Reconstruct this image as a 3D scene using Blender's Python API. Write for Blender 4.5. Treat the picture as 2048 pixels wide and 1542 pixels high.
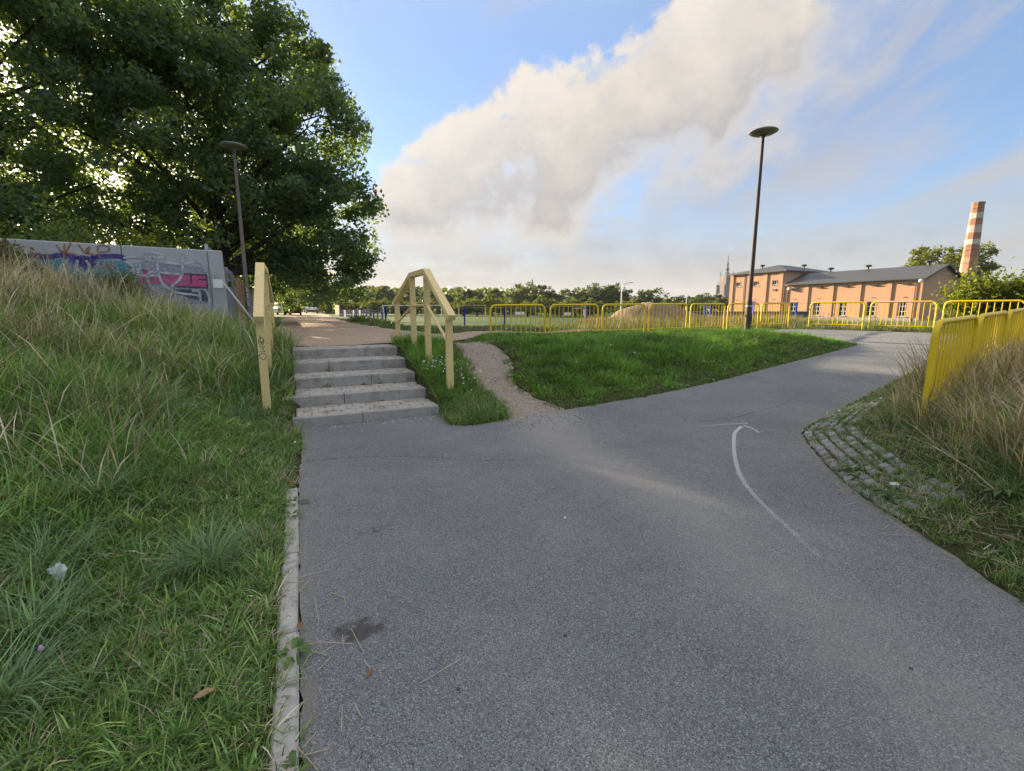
import bpy, bmesh, math, random
import numpy as np
from mathutils import Vector, Matrix
R = math.radians
for o in list(bpy.data.objects): bpy.data.objects.remove(o)
sc = bpy.context.scene
COL = sc.collection
rng = np.random.default_rng(7)
random.seed(7)

# ------------------------------------------------------------------ camera
cam_d = bpy.data.cameras.new('camera'); cam = bpy.data.objects.new('camera', cam_d); COL.objects.link(cam)
cam.location = (0, 0, 1.6); cam.rotation_euler = (R(90 - 9.4), 0, 0)
cam_d.sensor_width = 36; cam_d.lens = 930 / 2048 * 36; cam_d.clip_start = 0.05; cam_d.clip_end = 6000
sc.camera = cam

# ------------------------------------------------------------------ light and sky
SUN_AZ, SUN_EL = -41.0, 13.0          # degrees, azimuth from +Y towards +X
SKY_STRENGTH = 0.15
EXPOSURE = 1.9
sun_d = bpy.data.lights.new('sun', 'SUN'); sun = bpy.data.objects.new('sun', sun_d); COL.objects.link(sun)
sun_d.energy = 5.0; sun_d.angle = R(0.6); sun_d.color = (1.0, 0.80, 0.55)
sdir = Vector((math.sin(R(SUN_AZ)) * math.cos(R(SUN_EL)), math.cos(R(SUN_AZ)) * math.cos(R(SUN_EL)), math.sin(R(SUN_EL))))
sun.rotation_euler = (-sdir).to_track_quat('-Z', 'Y').to_euler(); sun.location = sdir * 60
sc.view_settings.view_transform = 'Standard'; sc.view_settings.look = 'None'
sc.view_settings.exposure = EXPOSURE; sc.view_settings.gamma = 1.0; sc.view_settings.use_curve_mapping = False
sc.render.engine = 'CYCLES'
sc.cycles.use_denoising = True
sc.cycles.max_bounces = 6; sc.cycles.diffuse_bounces = 3; sc.cycles.transmission_bounces = 4; sc.cycles.transparent_max_bounces = 6
sc.cycles.sample_clamp_indirect = 4.0

class NT:
    """small helper around a node tree"""
    def __init__(s, tree): s.t = tree; s.n = tree.nodes; s.l = tree.links
    def put(s, sock, v):
        if v is None: return
        if hasattr(v, 'is_linked') or hasattr(v, 'links'): s.l.new(v, sock)
        else:
            if isinstance(v, (tuple, list)) and len(v) == 3 and sock.type == 'RGBA': v = (*v, 1)
            sock.default_value = v
    def node(s, typ, **kw):
        n = s.n.new(typ)
        for k, v in kw.items():
            if k.startswith('_'): setattr(n, k[1:], v)
            else: s.put(n.inputs[k.replace('__', ' ')], v)
        return n
    def m(s, op, a, b=None, c=None, clamp=False):
        n = s.n.new('ShaderNodeMath'); n.operation = op; n.use_clamp = clamp
        for i, v in enumerate((a, b, c)): s.put(n.inputs[i], v)
        return n.outputs[0]
    def ss(s, v, a, b, x=0.0, y=1.0):
        n = s.n.new('ShaderNodeMapRange'); n.interpolation_type = 'SMOOTHSTEP'
        for i, q in zip(('Value', 'From Min', 'From Max', 'To Min', 'To Max'), (v, a, b, x, y)): s.put(n.inputs[i], q)
        return n.outputs[0]
    def mix(s, f, a, b, mode='MIX'):
        n = s.n.new('ShaderNodeMix'); n.data_type = 'RGBA'; n.blend_type = mode
        s.put(n.inputs[0], f); s.put(n.inputs[6], a); s.put(n.inputs[7], b)
        return n.outputs[2]
    def noise(s, vec, scale, detail=4, rough=0.55, dist=0.0):
        n = s.n.new('ShaderNodeTexNoise')
        s.put(n.inputs['Vector'], vec); n.inputs['Scale'].default_value = scale; n.inputs['Detail'].default_value = detail
        n.inputs['Roughness'].default_value = rough; n.inputs['Distortion'].default_value = dist
        return n.outputs[0]
    def comb(s, x, y, z):
        n = s.n.new('ShaderNodeCombineXYZ')
        for i, v in enumerate((x, y, z)): s.put(n.inputs[i], v)
        return n.outputs[0]

# radiances of veil, horizon band and clouds (before the Background strength)
VEIL = (1.75, 1.80, 1.95); HORIZON = (0.92, 0.90, 0.95); HORIZON_SUN = (1.40, 1.20, 1.06)
CL_LIT = (1.70, 1.54, 1.32); CL_GREY = (0.88, 0.85, 0.85); CL_WISP = (1.08, 1.02, 1.0); CL_LOW = (0.84, 0.80, 0.83); CL_FILL = (2.7, 2.5, 2.3)
world = bpy.data.worlds.new('World'); sc.world = world; world.use_nodes = True
w = NT(world.node_tree); w.n.clear()
sky = w.n.new('ShaderNodeTexSky'); sky.sky_type = 'NISHITA'; sky.sun_disc = False
sky.sun_elevation = R(SUN_EL); sky.sun_rotation = R(SUN_AZ)
sky.altitude = 100; sky.air_density = 1.0; sky.dust_density = 0.35; sky.ozone_density = 2.0
tc = w.n.new('ShaderNodeTexCoord')
sep = w.n.new('ShaderNodeSeparateXYZ'); w.l.new(tc.outputs['Generated'], sep.inputs[0])
az = w.m('ARCTAN2', sep.outputs[0], sep.outputs[1]); el = w.m('ARCSINE', sep.outputs[2])
DX, DY = 0.944, 0.330
ax = w.m('ADD', az, 0.285); ay = w.m('SUBTRACT', el, 0.190)
al = w.m('ADD', w.m('MULTIPLY', ax, DX), w.m('MULTIPLY', ay, DY))           # along the cloud bank
ac = w.m('SUBTRACT', w.m('MULTIPLY', ay, DX), w.m('MULTIPLY', ax, DY))      # across it
n1 = w.noise(w.comb(al, w.m('MULTIPLY', ac, 1.25), 0.37), 5.0, 11, 0.58, 0.25)
nd = w.noise(w.comb(az, w.m('MULTIPLY', el, 1.15), 1.7), 15.0, 9, 0.60, 0.12)
n2 = w.noise(w.comb(al, w.m('MULTIPLY', ac, 3.6), 4.9), 2.6, 8, 0.57, 0.5)
n3 = w.noise(w.comb(az, w.m('MULTIPLY', el, 5.0), 9.0), 3.2, 8, 0.6, 0.3)
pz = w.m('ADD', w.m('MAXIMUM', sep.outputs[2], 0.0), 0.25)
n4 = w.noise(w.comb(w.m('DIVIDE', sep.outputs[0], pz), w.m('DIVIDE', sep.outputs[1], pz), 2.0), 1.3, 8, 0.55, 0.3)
width = w.ss(al, -0.03, 0.30, 0.070, 0.140)
rel = w.m('DIVIDE', ac, width)
# sharp and puffy above, soft below
g = w.m('SUBTRACT', 1.0, w.m('MULTIPLY', w.m('MULTIPLY', rel, rel), w.ss(rel, -0.4, 0.4, 0.62, 1.1)))
ends = w.m('MULTIPLY', w.ss(al, -0.05, 0.06), w.ss(al, 1.05, 0.66))
raw = w.m('ADD', w.m('MULTIPLY', g, 0.74), w.m('MULTIPLY', w.m('SUBTRACT', n1, 0.5), 2.6))
raw = w.m('ADD', raw, w.m('MULTIPLY', w.m('SUBTRACT', nd, 0.5), 0.75))
raw = w.m('ADD', raw, w.m('MULTIPLY', w.m('SUBTRACT', ends, 1.0), 0.9))
soft = w.ss(rel, 0.25, -0.5)
bank = w.ss(raw, w.m('ADD', 0.06, w.m('MULTIPLY', soft, -0.50)), w.m('ADD', 0.36, w.m('MULTIPLY', soft, 0.42)))
skirt = w.m('MULTIPLY', w.m('MULTIPLY', w.ss(rel, -2.3, -1.0), w.ss(rel, 0.2, -0.6)), w.m('MULTIPLY', ends, w.ss(n1, 0.30, 0.62, 0.0, 0.8)))
wisp = w.m('MULTIPLY', w.ss(n2, 0.44, 0.72), 0.78)
wisp = w.m('MULTIPLY', wisp, w.ss(az, -0.25, 0.25, 0.15, 1.0))
low = w.m('MULTIPLY', w.ss(n3, 0.34, 0.66), w.ss(el, 0.22, 0.05))
high = w.m('MULTIPLY', w.ss(n4, 0.34, 0.58), w.ss(el, 0.50, 0.80))  # unseen cloud cover overhead and behind, added to light the ground
# the clear sky, softened by a veil thickened overhead, out of view, to brighten the ground, and the pale evening band at the horizon
sk = w.mix(1.0, sky.outputs[0], (0.44, 0.485, 0.575), 'MULTIPLY')
lum = w.n.new('ShaderNodeRGBToBW'); w.l.new(sk, lum.inputs[0])
den = w.m('DIVIDE', 1.0, w.m('ADD', 1.0, w.m('MULTIPLY', lum.outputs[0], 0.26)))
skyc = w.mix(1.0, sk, w.comb(den, den, den), 'MULTIPLY')
skyc = w.mix(w.ss(el, 0.25, 1.0, 0.06, 0.50), skyc, VEIL)
hz = w.m('MULTIPLY', w.ss(el, 0.26, 0.0), 0.80)
skyc = w.mix(hz, skyc, w.mix(w.ss(az, 0.5, -0.45), HORIZON, HORIZON_SUN))
lit = w.ss(w.m('ADD', w.m('MULTIPLY', w.m('SUBTRACT', nd, 0.5), 0.70), w.m('ADD', w.m('MULTIPLY', rel, 0.42), w.m('MULTIPLY', w.m('SUBTRACT', n1, 0.5), 0.5))), -0.50, 0.45)
thin = w.ss(raw, 0.75, 0.2)
c1 = w.mix(w.m('MAXIMUM', lit, w.m('MULTIPLY', thin, 0.75)), CL_GREY, CL_LIT)
skyc = w.mix(high, skyc, CL_FILL)
skyc = w.mix(w.m('MULTIPLY', low, 0.8), skyc, w.mix(w.ss(nd, 0.38, 0.62), CL_LOW, CL_WISP))
skyc = w.mix(wisp, skyc, CL_WISP)
skyc = w.mix(skirt, skyc, CL_LOW)
skyc = w.mix(w.m('MULTIPLY', bank, 0.92), skyc, c1)
gd = w.n.new('ShaderNodeVectorMath'); gd.operation = 'DOT_PRODUCT'
w.l.new(tc.outputs['Generated'], gd.inputs[0]); gd.inputs[1].default_value = tuple(sdir)
glow = w.m('POWER', w.m('MAXIMUM', gd.outputs['Value'], 0.0), 60.0)
skyc = w.mix(1.0, skyc, w.mix(glow, (0, 0, 0), (9.0, 7.4, 5.0)), 'ADD')
bg = w.n.new('ShaderNodeBackground'); w.l.new(skyc, bg.inputs[0]); bg.inputs[1].default_value = SKY_STRENGTH
wo = w.n.new('ShaderNodeOutputWorld'); w.l.new(bg.outputs[0], wo.inputs[0])

# ------------------------------------------------------------------ helpers
WORLD_ROOTS = set()
class MB:
    """collects shapes for ONE mesh object"""
    def __init__(s): s.v = []; s.f = []
    def add(s, vs, fs):
        b = len(s.v); s.v += [tuple(v) for v in vs]; s.f += [tuple(i + b for i in f) for f in fs]; return s
    def box(s, c, d, rz=0.0, M=None):
        x, y, z = (q / 2 for q in d)
        vs = [Vector(p) for p in ((-x,-y,-z),(x,-y,-z),(x,y,-z),(-x,y,-z),(-x,-y,z),(x,-y,z),(x,y,z),(-x,y,z))]
        M = M or Matrix.Rotation(rz, 3, 'Z')
        vs = [M @ v + Vector(c) for v in vs]
        return s.add(vs, [(0,3,2,1),(4,5,6,7),(0,1,5,4),(1,2,6,5),(2,3,7,6),(3,0,4,7)])
    def cbox(s, c, d, ch, rz=0.0):
        """box with a chamfered top edge"""
        x, y, z = (q / 2 for q in d); M = Matrix.Rotation(rz, 3, 'Z')
        vs = []
        for zz, k in ((-z, 0), (z - ch, 0), (z, ch)):
            vs += [(-x+k,-y+k,zz),(x-k,-y+k,zz),(x-k,y-k,zz),(-x+k,y-k,zz)]
        vs = [M @ Vector(v) + Vector(c) for v in vs]
        fs = [(3,2,1,0),(8,9,10,11)]
        for r in (0, 4):
            for i in range(4): j = (i+1) % 4; fs.append((r+i, r+j, r+4+j, r+4+i))
        return s.add(vs, fs)
    def bar(s, a, b, wd, ht, up=(0,0,1)):
        a, b = Vector(a), Vector(b); d = b - a; L = d.length; d.normalize()
        u = Vector(up); sd = d.cross(u)
        if sd.length < 1e-4: u = Vector((0,1,0)); sd = d.cross(u)
        sd.normalize(); u = sd.cross(d)
        M = Matrix((sd, d, u)).transposed()
        return s.box((a+b)/2, (wd, L, ht), M=M)
    def tube(s, pts, r, n=8, cap=True):
        pts = [Vector(p) for p in pts]; rs = r if isinstance(r, (list, tuple)) else [r]*len(pts)
        vs, fs = [], []; prev = None
        for i, p in enumerate(pts):
            t = (pts[min(i+1, len(pts)-1)] - pts[max(i-1, 0)]).normalized()
            if prev is None:
                prev = t.orthogonal().normalized()
            prev = (prev - t * prev.dot(t)); 
            if prev.length < 1e-5: prev = t.orthogonal()
            prev.normalize(); q = t.cross(prev)
            for k in range(n):
                a = 2*math.pi*k/n; vs.append(p + (prev*math.cos(a) + q*math.sin(a))*rs[i])
        for i in range(len(pts)-1):
            for k in range(n):
                j = (k+1) % n; fs.append((i*n+k, i*n+j, (i+1)*n+j, (i+1)*n+k))
        if cap: fs += [tuple(reversed(range(n))), tuple(range((len(pts)-1)*n, len(pts)*n))]
        return s.add(vs, fs)
    def lathe(s, prof, n=16, c=(0,0,0)):
        vs = [(c[0]+r*math.cos(2*math.pi*k/n), c[1]+r*math.sin(2*math.pi*k/n), c[2]+z) for r, z in prof for k in range(n)]
        fs = []
        for i in range(len(prof)-1):
            for k in range(n): j = (k+1) % n; fs.append((i*n+k, i*n+j, (i+1)*n+j, (i+1)*n+k))
        fs += [tuple(reversed(range(n))), tuple(range((len(prof)-1)*n, len(prof)*n))]
        return s.add(vs, fs)
    def prism(s, poly, f):
        """poly: list of 2-d points; f(p, side) -> 3-d point for side 0 and 1"""
        n = len(poly); vs = [f(p, 0) for p in poly] + [f(p, 1) for p in poly]
        fs = [tuple(reversed(range(n))), tuple(range(n, 2*n))] + [(i, (i+1) % n, n+(i+1) % n, n+i) for i in range(n)]
        return s.add(vs, fs)
    def build(s, name, mat, parent=None, smooth=False, origin=None):
        me = bpy.data.meshes.new(name)
        off = Vector((0, 0, 0)); p_ = parent
        while p_ is not None:
            if p_.name in WORLD_ROOTS: off = Vector(p_.location)
            p_ = p_.parent
        if origin is not None: off = Vector(origin)
        me.from_pydata([tuple(Vector(v) - off) for v in s.v], [], s.f); me.update()
        if mat: me.materials.append(mat)
        if smooth:
            me.polygons.foreach_set('use_smooth', [True]*len(me.polygons))
            try: me.set_sharp_from_angle(angle=R(40))
            except Exception: pass
        o = bpy.data.objects.new(name, me); COL.objects.link(o)
        if origin is not None: o.location = off
        if parent is not None: o.parent = parent
        return o

def tag(o, label=None, cat=None, group=None, kind=None):
    if label: o['label'] = label
    if cat: o['category'] = cat
    if group: o['group'] = group
    if kind: o['kind'] = kind
    return o
def thing(name, loc, label, cat, group=None, rz=0.0):
    o = bpy.data.objects.new(name, None); o.empty_display_size = 0.2; COL.objects.link(o)
    o.location = loc; o.rotation_euler = (0, 0, rz)
    return tag(o, label, cat, group)
def wthing(name, loc, label, cat, group=None):
    """a thing whose parts are given in world coordinates"""
    o = thing(name, loc, label, cat, group); WORLD_ROOTS.add(o.name)
    return o
def copy_tree(o, parent=None):
    c = o.copy(); COL.objects.link(c); c.parent = parent
    for ch in list(o.children): copy_tree(ch, c)
    return c
def np_mesh(name, co, tris, mat, col=None, parent=None, quads=None):
    me = bpy.data.meshes.new(name)
    co = np.ascontiguousarray(co, dtype=np.float32); fc = np.ascontiguousarray(tris if quads is None else quads, dtype=np.int32)
    k = fc.shape[1]
    me.vertices.add(len(co)); me.vertices.foreach_set('co', co.ravel())
    me.loops.add(fc.size); me.loops.foreach_set('vertex_index', fc.ravel())
    me.polygons.add(len(fc)); me.polygons.foreach_set('loop_start', np.arange(0, fc.size, k, dtype=np.int32))
    me.update(calc_edges=True)
    if col is not None:
        a = me.attributes.new('col', 'FLOAT_COLOR', 'POINT')
        c4 = np.ones((len(co), 4), np.float32); c4[:, :3] = col; a.data.foreach_set('color', c4.ravel())
    me.materials.append(mat)
    o = bpy.data.objects.new(name, me); COL.objects.link(o)
    if parent is not None: o.parent = parent
    return o

# ------------------------------------------------------------------ materials
def new_mat(name):
    m = bpy.data.materials.new(name); m.use_nodes = True; t = NT(m.node_tree); t.n.clear()
    out = t.n.new('ShaderNodeOutputMaterial'); return m, t, out
def simple(name, col, rough=0.6, metal=0.0, var=0.15, scale=6.0, bump=0.0, bscale=40.0, dirt=None, dscale=2.0, spec=0.4, dlo=0.5, dhi=0.75):
    m, t, out = new_mat(name)
    tcn = t.n.new('ShaderNodeTexCoord'); v = tcn.outputs['Object']
    n = t.noise(v, scale, 6, 0.6)
    c = t.mix(n, tuple(q*(1-var) for q in col), tuple(min(q*(1+var), 1) for q in col))
    if dirt:
        c = t.mix(t.ss(t.noise(v, dscale, 8, 0.65), dlo, dhi), c, dirt)
    b = t.node('ShaderNodeBsdfPrincipled'); t.put(b.inputs['Base Color'], c); b.inputs['Metallic'].default_value = metal
    t.put(b.inputs['Roughness'], t.m('ADD', t.m('MULTIPLY', t.m('SUBTRACT', n, 0.5), 0.25), rough)); b.inputs['Specular IOR Level'].default_value = spec
    if bump:
        bp = t.n.new('ShaderNodeBump'); bp.inputs['Strength'].default_value = bump; bp.inputs['Distance'].default_value = 0.01
        t.put(bp.inputs['Height'], t.noise(v, bscale, 5, 0.6)); t.l.new(bp.outputs[0], b.inputs['Normal'])
    t.l.new(b.outputs[0], out.inputs[0]); return m
def leafy(name, trans=0.35, tint=(1.5, 1.35, 0.45), rough=0.45, spec=0.25):
    m, t, out = new_mat(name)
    a = t.n.new('ShaderNodeAttribute'); a.attribute_name = 'col'
    b = t.node('ShaderNodeBsdfPrincipled'); t.l.new(a.outputs['Color'], b.inputs['Base Color'])
    b.inputs['Roughness'].default_value = rough; b.inputs['Specular IOR Level'].default_value = spec
    tr = t.n.new('ShaderNodeBsdfTranslucent'); t.l.new(t.mix(1.0, a.outputs['Color'], tint, 'MULTIPLY'), tr.inputs[0])
    mx = t.n.new('ShaderNodeMixShader'); mx.inputs[0].default_value = trans
    t.l.new(b.outputs[0], mx.inputs[1]); t.l.new(tr.outputs[0], mx.inputs[2]); t.l.new(mx.outputs[0], out.inputs[0]); return m
def glassy(name, col=(0.02, 0.025, 0.03), rough=0.06):
    m, t, out = new_mat(name); b = t.node('ShaderNodeBsdfPrincipled', Base__Color=col, Roughness=rough); b.inputs['Specular IOR Level'].default_value = 0.6
    t.l.new(b.outputs[0], out.inputs[0]); return m

M_cream = simple('cream_paint', (0.74, 0.565, 0.24), 0.45, var=0.12, scale=6, bump=0.08, bscale=70, dirt=(0.30, 0.19, 0.08), dscale=13, dlo=0.60, dhi=0.74)
M_yellow = simple('yellow_paint', (0.78, 0.54, 0.012), 0.42, var=0.12, scale=5, bump=0.05, dirt=(0.34, 0.20, 0.03), dscale=11, dlo=0.60, dhi=0.76)
M_concrete = simple('concrete', (0.42, 0.42, 0.42), 0.88, var=0.22, scale=3, bump=0.35, bscale=60, dirt=(0.24, 0.235, 0.225), dscale=2.2, dlo=0.5, dhi=0.8)
M_step = simple('step_concrete', (0.36, 0.34, 0.305), 0.88, var=0.25, scale=6, bump=0.4, bscale=90, dirt=(0.19, 0.17, 0.14), dscale=5, dlo=0.45, dhi=0.75)
M_pave = simple('paver_concrete', (0.40, 0.38, 0.34), 0.9, var=0.22, scale=5, bump=0.35, bscale=120, dirt=(0.20, 0.175, 0.14), dscale=4, dlo=0.45, dhi=0.72)
M_joint = simple('joint_soil', (0.10, 0.085, 0.06), 0.95, var=0.3, scale=30)
M_kerb = simple('kerb_concrete', (0.43, 0.415, 0.385), 0.9, var=0.35, scale=9, bump=0.5, bscale=110, dirt=(0.19, 0.17, 0.14), dscale=7, dlo=0.48, dhi=0.75)
M_pole = simple('brown_grey_pole_paint', (0.16, 0.125, 0.10), 0.5, var=0.15, scale=3, dirt=(0.10, 0.08, 0.07), dscale=4)
M_poledark = simple('dark_pole_paint', (0.060, 0.046, 0.037), 0.75, var=0.15, scale=3)
M_lamphead = simple('lamp_head_grey', (0.22, 0.24, 0.25), 0.35, var=0.08)
M_lampglass = simple('lamp_underside', (0.13, 0.14, 0.14), 0.3, var=0.05)
M_white = simple('white_paint', (0.78, 0.78, 0.76), 0.45, var=0.06)
M_galv = simple('galvanised_steel', (0.42, 0.44, 0.46), 0.4, metal=0.6, var=0.12)
M_greyfence = simple('grey_fence_sheet', (0.22, 0.235, 0.26), 0.85, var=0.12, scale=1.5, spec=0.1)
M_bluefence = simple('blue_paint', (0.02, 0.06, 0.32), 0.9, var=0.1, spec=0.05)
M_black = simple('black_plastic', (0.018, 0.018, 0.02), 0.5, var=0.1)
M_rubber = simple('tyre_rubber', (0.02, 0.02, 0.021), 0.85, var=0.1)
M_glass = glassy('dark_glass')
M_red = simple('red_lens', (0.35, 0.015, 0.012), 0.2, var=0.05)
M_ink = simple('black_marker', (0.012, 0.012, 0.014), 0.6, var=0.0)

# ------------------------------------------------------------------ layout of the place (metres; camera stands at the origin, looks along +Y)
ST_O = np.array([-2.91, 6.12]); CU, SU = math.cos(R(25)), math.sin(R(25))
ST_W = 1.98; ST_T = 0.75; ST_Z = [0.14, 0.30, 0.47, 0.645, 0.82]
PLAT = 0.82
def ab(x, y):
    """coordinates along (a) and up (b) the stairway"""
    dx, dy = x - ST_O[0], y - ST_O[1]
    return dx*CU + dy*SU, -dx*SU + dy*CU
def fromab(a, b): return (ST_O[0] + a*CU - b*SU, ST_O[1] + a*SU + b*CU)
def sst(x, a, b):
    t = np.clip((x - a)/(b - a), 0, 1); return t*t*(3 - 2*t)
def chaikin(pts, n=2, closed=True):
    p = np.array(pts, float)
    for _ in range(n):
        q = np.roll(p, -1, 0); p = np.stack([0.75*p + 0.25*q, 0.25*p + 0.75*q], 1).reshape(-1, 2)
    return p
ASPH = [(1.9,-5),(0.85,-2),(-0.2,0.25),(-0.74,1.39),(-1.43,2.9),(-1.97,4.07),(-2.4,5.14),(-2.78,5.95),(-2.93,6.16),(-2.0,6.6),(-1.12,6.98),(-1.0,6.72),
        (-0.84,6.22),(-0.45,6.30),(-0.05,6.62),(0.2,6.95),(0.76,7.17),(1.47,7.58),(2.31,7.95),(3.31,8.52),(4.06,8.98),(5.0,9.66),(6.77,10.88),(7.8,11.56),(8.8,12.28),
        (9.55,12.85),(9.72,13.15),(9.5,13.7),(9.0,14.6),(8.6,15.8),(9.4,17.2),(11.2,18.2),(12.5,16.6),(13.8,14.8),(15.2,12.8),(13.5,12.3),(10.2,10.8),(7.23,8.57),(6.24,7.77),(5.14,6.93),(4.22,6.2),
        (3.72,5.80),(3.58,5.56),(3.47,5.27),(3.24,4.62),(3.02,3.95),(2.95,3.4),(2.9,2.9),(2.8,2.3),(2.72,1.2),(3.0,-1.5),(3.6,-5)]
DIRT = [(-0.10,6.45),(-0.22,7.2),(-0.48,7.66),(-0.84,8.35),(-0.98,9.0),(-1.02,9.7),(-1.30,10.3),(-1.55,11.2),(-0.9,11.9),(-0.35,11.2),(-0.62,10.7),(-0.22,10.2),(-0.02,9.7),(0.02,9.0),(-0.02,8.4),(0.25,7.95),(0.52,7.55),(0.95,7.16),(0.75,6.6),(0.35,6.35)]
def LAB(l): return [fromab(a, b) for a, b in l]
GRAV = LAB([(-0.25,3.72),(2.0,3.72),(3.1,4.3),(4.3,4.7),(5.0,5.95),(7.5,6.15),(11,6.3),(11,7.1),(7.5,7.2),(5.4,7.3),(4.4,7.7),(3.4,10),(2.9,16),(3.0,26),(3.6,50),(4.6,75),(5.6,95),(1.6,96),(-0.2,75),(-0.8,50),(-0.7,26),(-0.5,12),(-0.7,6)])
ASPH_S = chaikin(ASPH, 2); DIRT_S = chaikin(DIRT, 2); GRAV_S = chaikin(GRAV, 2)
def inpoly(x, y, P):
    x = np.asarray(x, float); y = np.asarray(y, float); ins = np.zeros(x.shape, bool)
    for (x0, y0), (x1, y1) in zip(P, np.roll(P, -1, 0)):
        if y0 == y1: continue
        c = (y0 > y) != (y1 > y)
        ins ^= c & (x < (x1 - x0)*(y - y0)/(y1 - y0) + x0)
    return ins
def polydist(x, y, P):
    d = np.full(np.shape(x), 1e9)
    for (x0, y0), (x1, y1) in zip(P, np.roll(P, -1, 0)):
        ex, ey = x1-x0, y1-y0; L = ex*ex+ey*ey
        t = np.clip(((x-x0)*ex + (y-y0)*ey)/(L+1e-9), 0, 1)
        d = np.minimum(d, (x-x0-t*ex)**2 + (y-y0-t*ey)**2)
    return np.sqrt(d)
def zroad(x, y):
    q = (x-3.6)*0.744 + (y-7)*0.669
    return np.clip(0.031*((q+1.6) + np.sqrt((q+1.6)**2 + 0.6)), 0, 0.82)
def wob(x, y):
    return 0.03*np.sin(1.7*x+0.6*y)+0.025*np.sin(2.9*y-1.3*x+1)+0.02*np.sin(5.1*x+2.2)*np.sin(4.3*y)
def isright(x, y): return (x > 2.4) & (y < 6.2 + (x-2.4)*0.88)
def zt(x, y, cut=False):
    """height of the ground; cut=True lowers it under the laid sheets"""
    x = np.asarray(x, float); y = np.asarray(y, float)
    a, b = ab(x, y)
    ins = inpoly(x, y, ASPH_S); d = np.where(ins, 0, polydist(x, y, ASPH_S))
    zr = zroad(x, y)
    # plateau that falls to the sports field, far hills
    P = PLAT - 0.70*sst(a, 3.6, 7)*sst(b, 8, 32) - 0.95*sst(a, 24, 62)*(1 - 0.5*sst(b, 8, 32))
    far = np.hypot(x, y)
    P = P + 9*sst(far, 150, 420)*sst(-x, -160, 60)
    left = (a < 1.0) & (b < 12)
    north = np.minimum(zr + 0.215*d + 0.02*np.sin(3*x)*np.sin(2.3*y)*np.minimum(d, 1), P)
    side = np.clip(0.22*(b + 0.8), 0, PLAT)*sst(d, 0.0, 0.3)*(1 - sst(a, 3.0, 3.8))*sst(a, 0.5, 1.9)*(b < 8)
    north = np.minimum(np.maximum(north, side), P)
    E = (0.62*sst(-a, 0.7, 3.4) + 0.42*sst(-a, 2.6, 5.2))*(1 - sst(b, 7.2, 9.0))
    wy = 0.42 + 0.58*sst(y, 0.5, 6)
    bank = (P + E)*(1 - np.exp(-d/(2.9/wy)))*(0.55 + 0.45*sst(y, 0, 5)) * (1 + 0.3*sst(b, 2.0, 3.4))
    bank = np.maximum(bank, np.clip(0.22*(b + 0.8), 0, PLAT)*sst(d, 0.0, 0.35)*sst(a, -2.2, -0.7)*(b < 8))
    bank = np.minimum(bank, P + E)
    tl = sst(-a, -0.6, 0.5)
    z = north*(1 - tl) + bank*tl
    # landing and lane are level
    lane = sst(a, -1.1, -0.6)*(1 - sst(a, 2.0, 3.0))*sst(b, 2.6, 3.0)
    z = z*(1 - lane) + P*lane
    rt = isright(x, y)
    pr = np.maximum((0.13 + 0.37*sst(y, 0.5, 4.6)) + 0.012*(x-4), zr + 0.02)
    zrt = np.minimum(zr + 0.40*d, pr)
    z = np.where(rt, zrt, z)
    z = z + wob(x, y)*np.clip(d*0.9, 0, 1)*(far < 60)*(1-lane)
    dd = inpoly(x, y, DIRT_S)
    if cut:
        z = np.where(ins, zr - 0.05, z - 0.006)
        z = np.where(dd & ~ins, z - 0.16, z)
        z = np.where(inpoly(x, y, GRAV_S), z - 0.05, z)
        st = (a > -0.02) & (a < ST_W + 0.02) & (b > -0.1) & (b < 3.75)
        zs = np.select([b < 0.0, b < 0.75, b < 1.5, b < 2.25, b < 3.0], [0.0, 0.02, 0.17, 0.33, 0.50], 0.66)
        z = np.where(st, np.minimum(z, zs), z)
    else:
        z = np.where(ins, zr, z)
    return z

# ------------------------------------------------------------------ ground: one sheet to the horizon
def axis(lo, hi, step, far):
    c = list(np.arange(lo, hi + 1e-6, step)); s = step
    while c[-1] < far: s *= 1.22; c.append(c[-1] + s)
    s = step
    while c[0] > -far: s *= 1.22; c.insert(0, c[0] - s)
    return np.array(c)
gx = axis(-13, 17, 0.12, 1100); gy = axis(-2.5, 21, 0.12, 1100)
X, Y = np.meshgrid(gx, gy); nx, ny = len(gx), len(gy)
Z = zt(X.ravel(), Y.ravel(), cut=True)
idx = np.arange(nx*ny).reshape(ny, nx)
quads = np.stack([idx[:-1,:-1], idx[:-1,1:], idx[1:,1:], idx[1:,:-1]], -1).reshape(-1, 4)
xr, yr = X.ravel(), Y.ravel(); a_, b_ = ab(xr, yr)
lawn = np.clip(sst(b_, 6.5, 9)*sst(a_, 3, 3.6) + sst(np.hypot(xr, yr), 24, 34), 0, 1)
mg, t, out = new_mat('ground_soil_and_turf')
gn = t.n.new('ShaderNodeNewGeometry'); at = t.n.new('ShaderNodeAttribute'); at.attribute_name = 'col'
v = gn.outputs['Position']
soil = t.mix(t.noise(v, 2.2, 8, 0.65), (0.04, 0.05, 0.018), (0.10, 0.08, 0.045))
soil = t.mix(t.ss(t.noise(v, 9, 6, 0.6), 0.45, 0.7), soil, (0.04, 0.06, 0.015))
turf = t.mix(t.noise(v, 0.35, 7, 0.6), (0.022, 0.060, 0.007), (0.045, 0.090, 0.013))
turf = t.mix(t.ss(t.noise(v, 3.0, 8, 0.7), 0.5, 0.75), turf, (0.060, 0.085, 0.016))
b = t.node('ShaderNodeBsdfPrincipled', Roughness=0.95); t.l.new(t.mix(at.outputs['Fac'], soil, turf), b.inputs['Base Color']); b.inputs['Specular IOR Level'].default_value = 0.1
bp = t.n.new('ShaderNodeBump'); bp.inputs['Strength'].default_value = 0.6; bp.inputs['Distance'].default_value = 0.03
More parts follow.
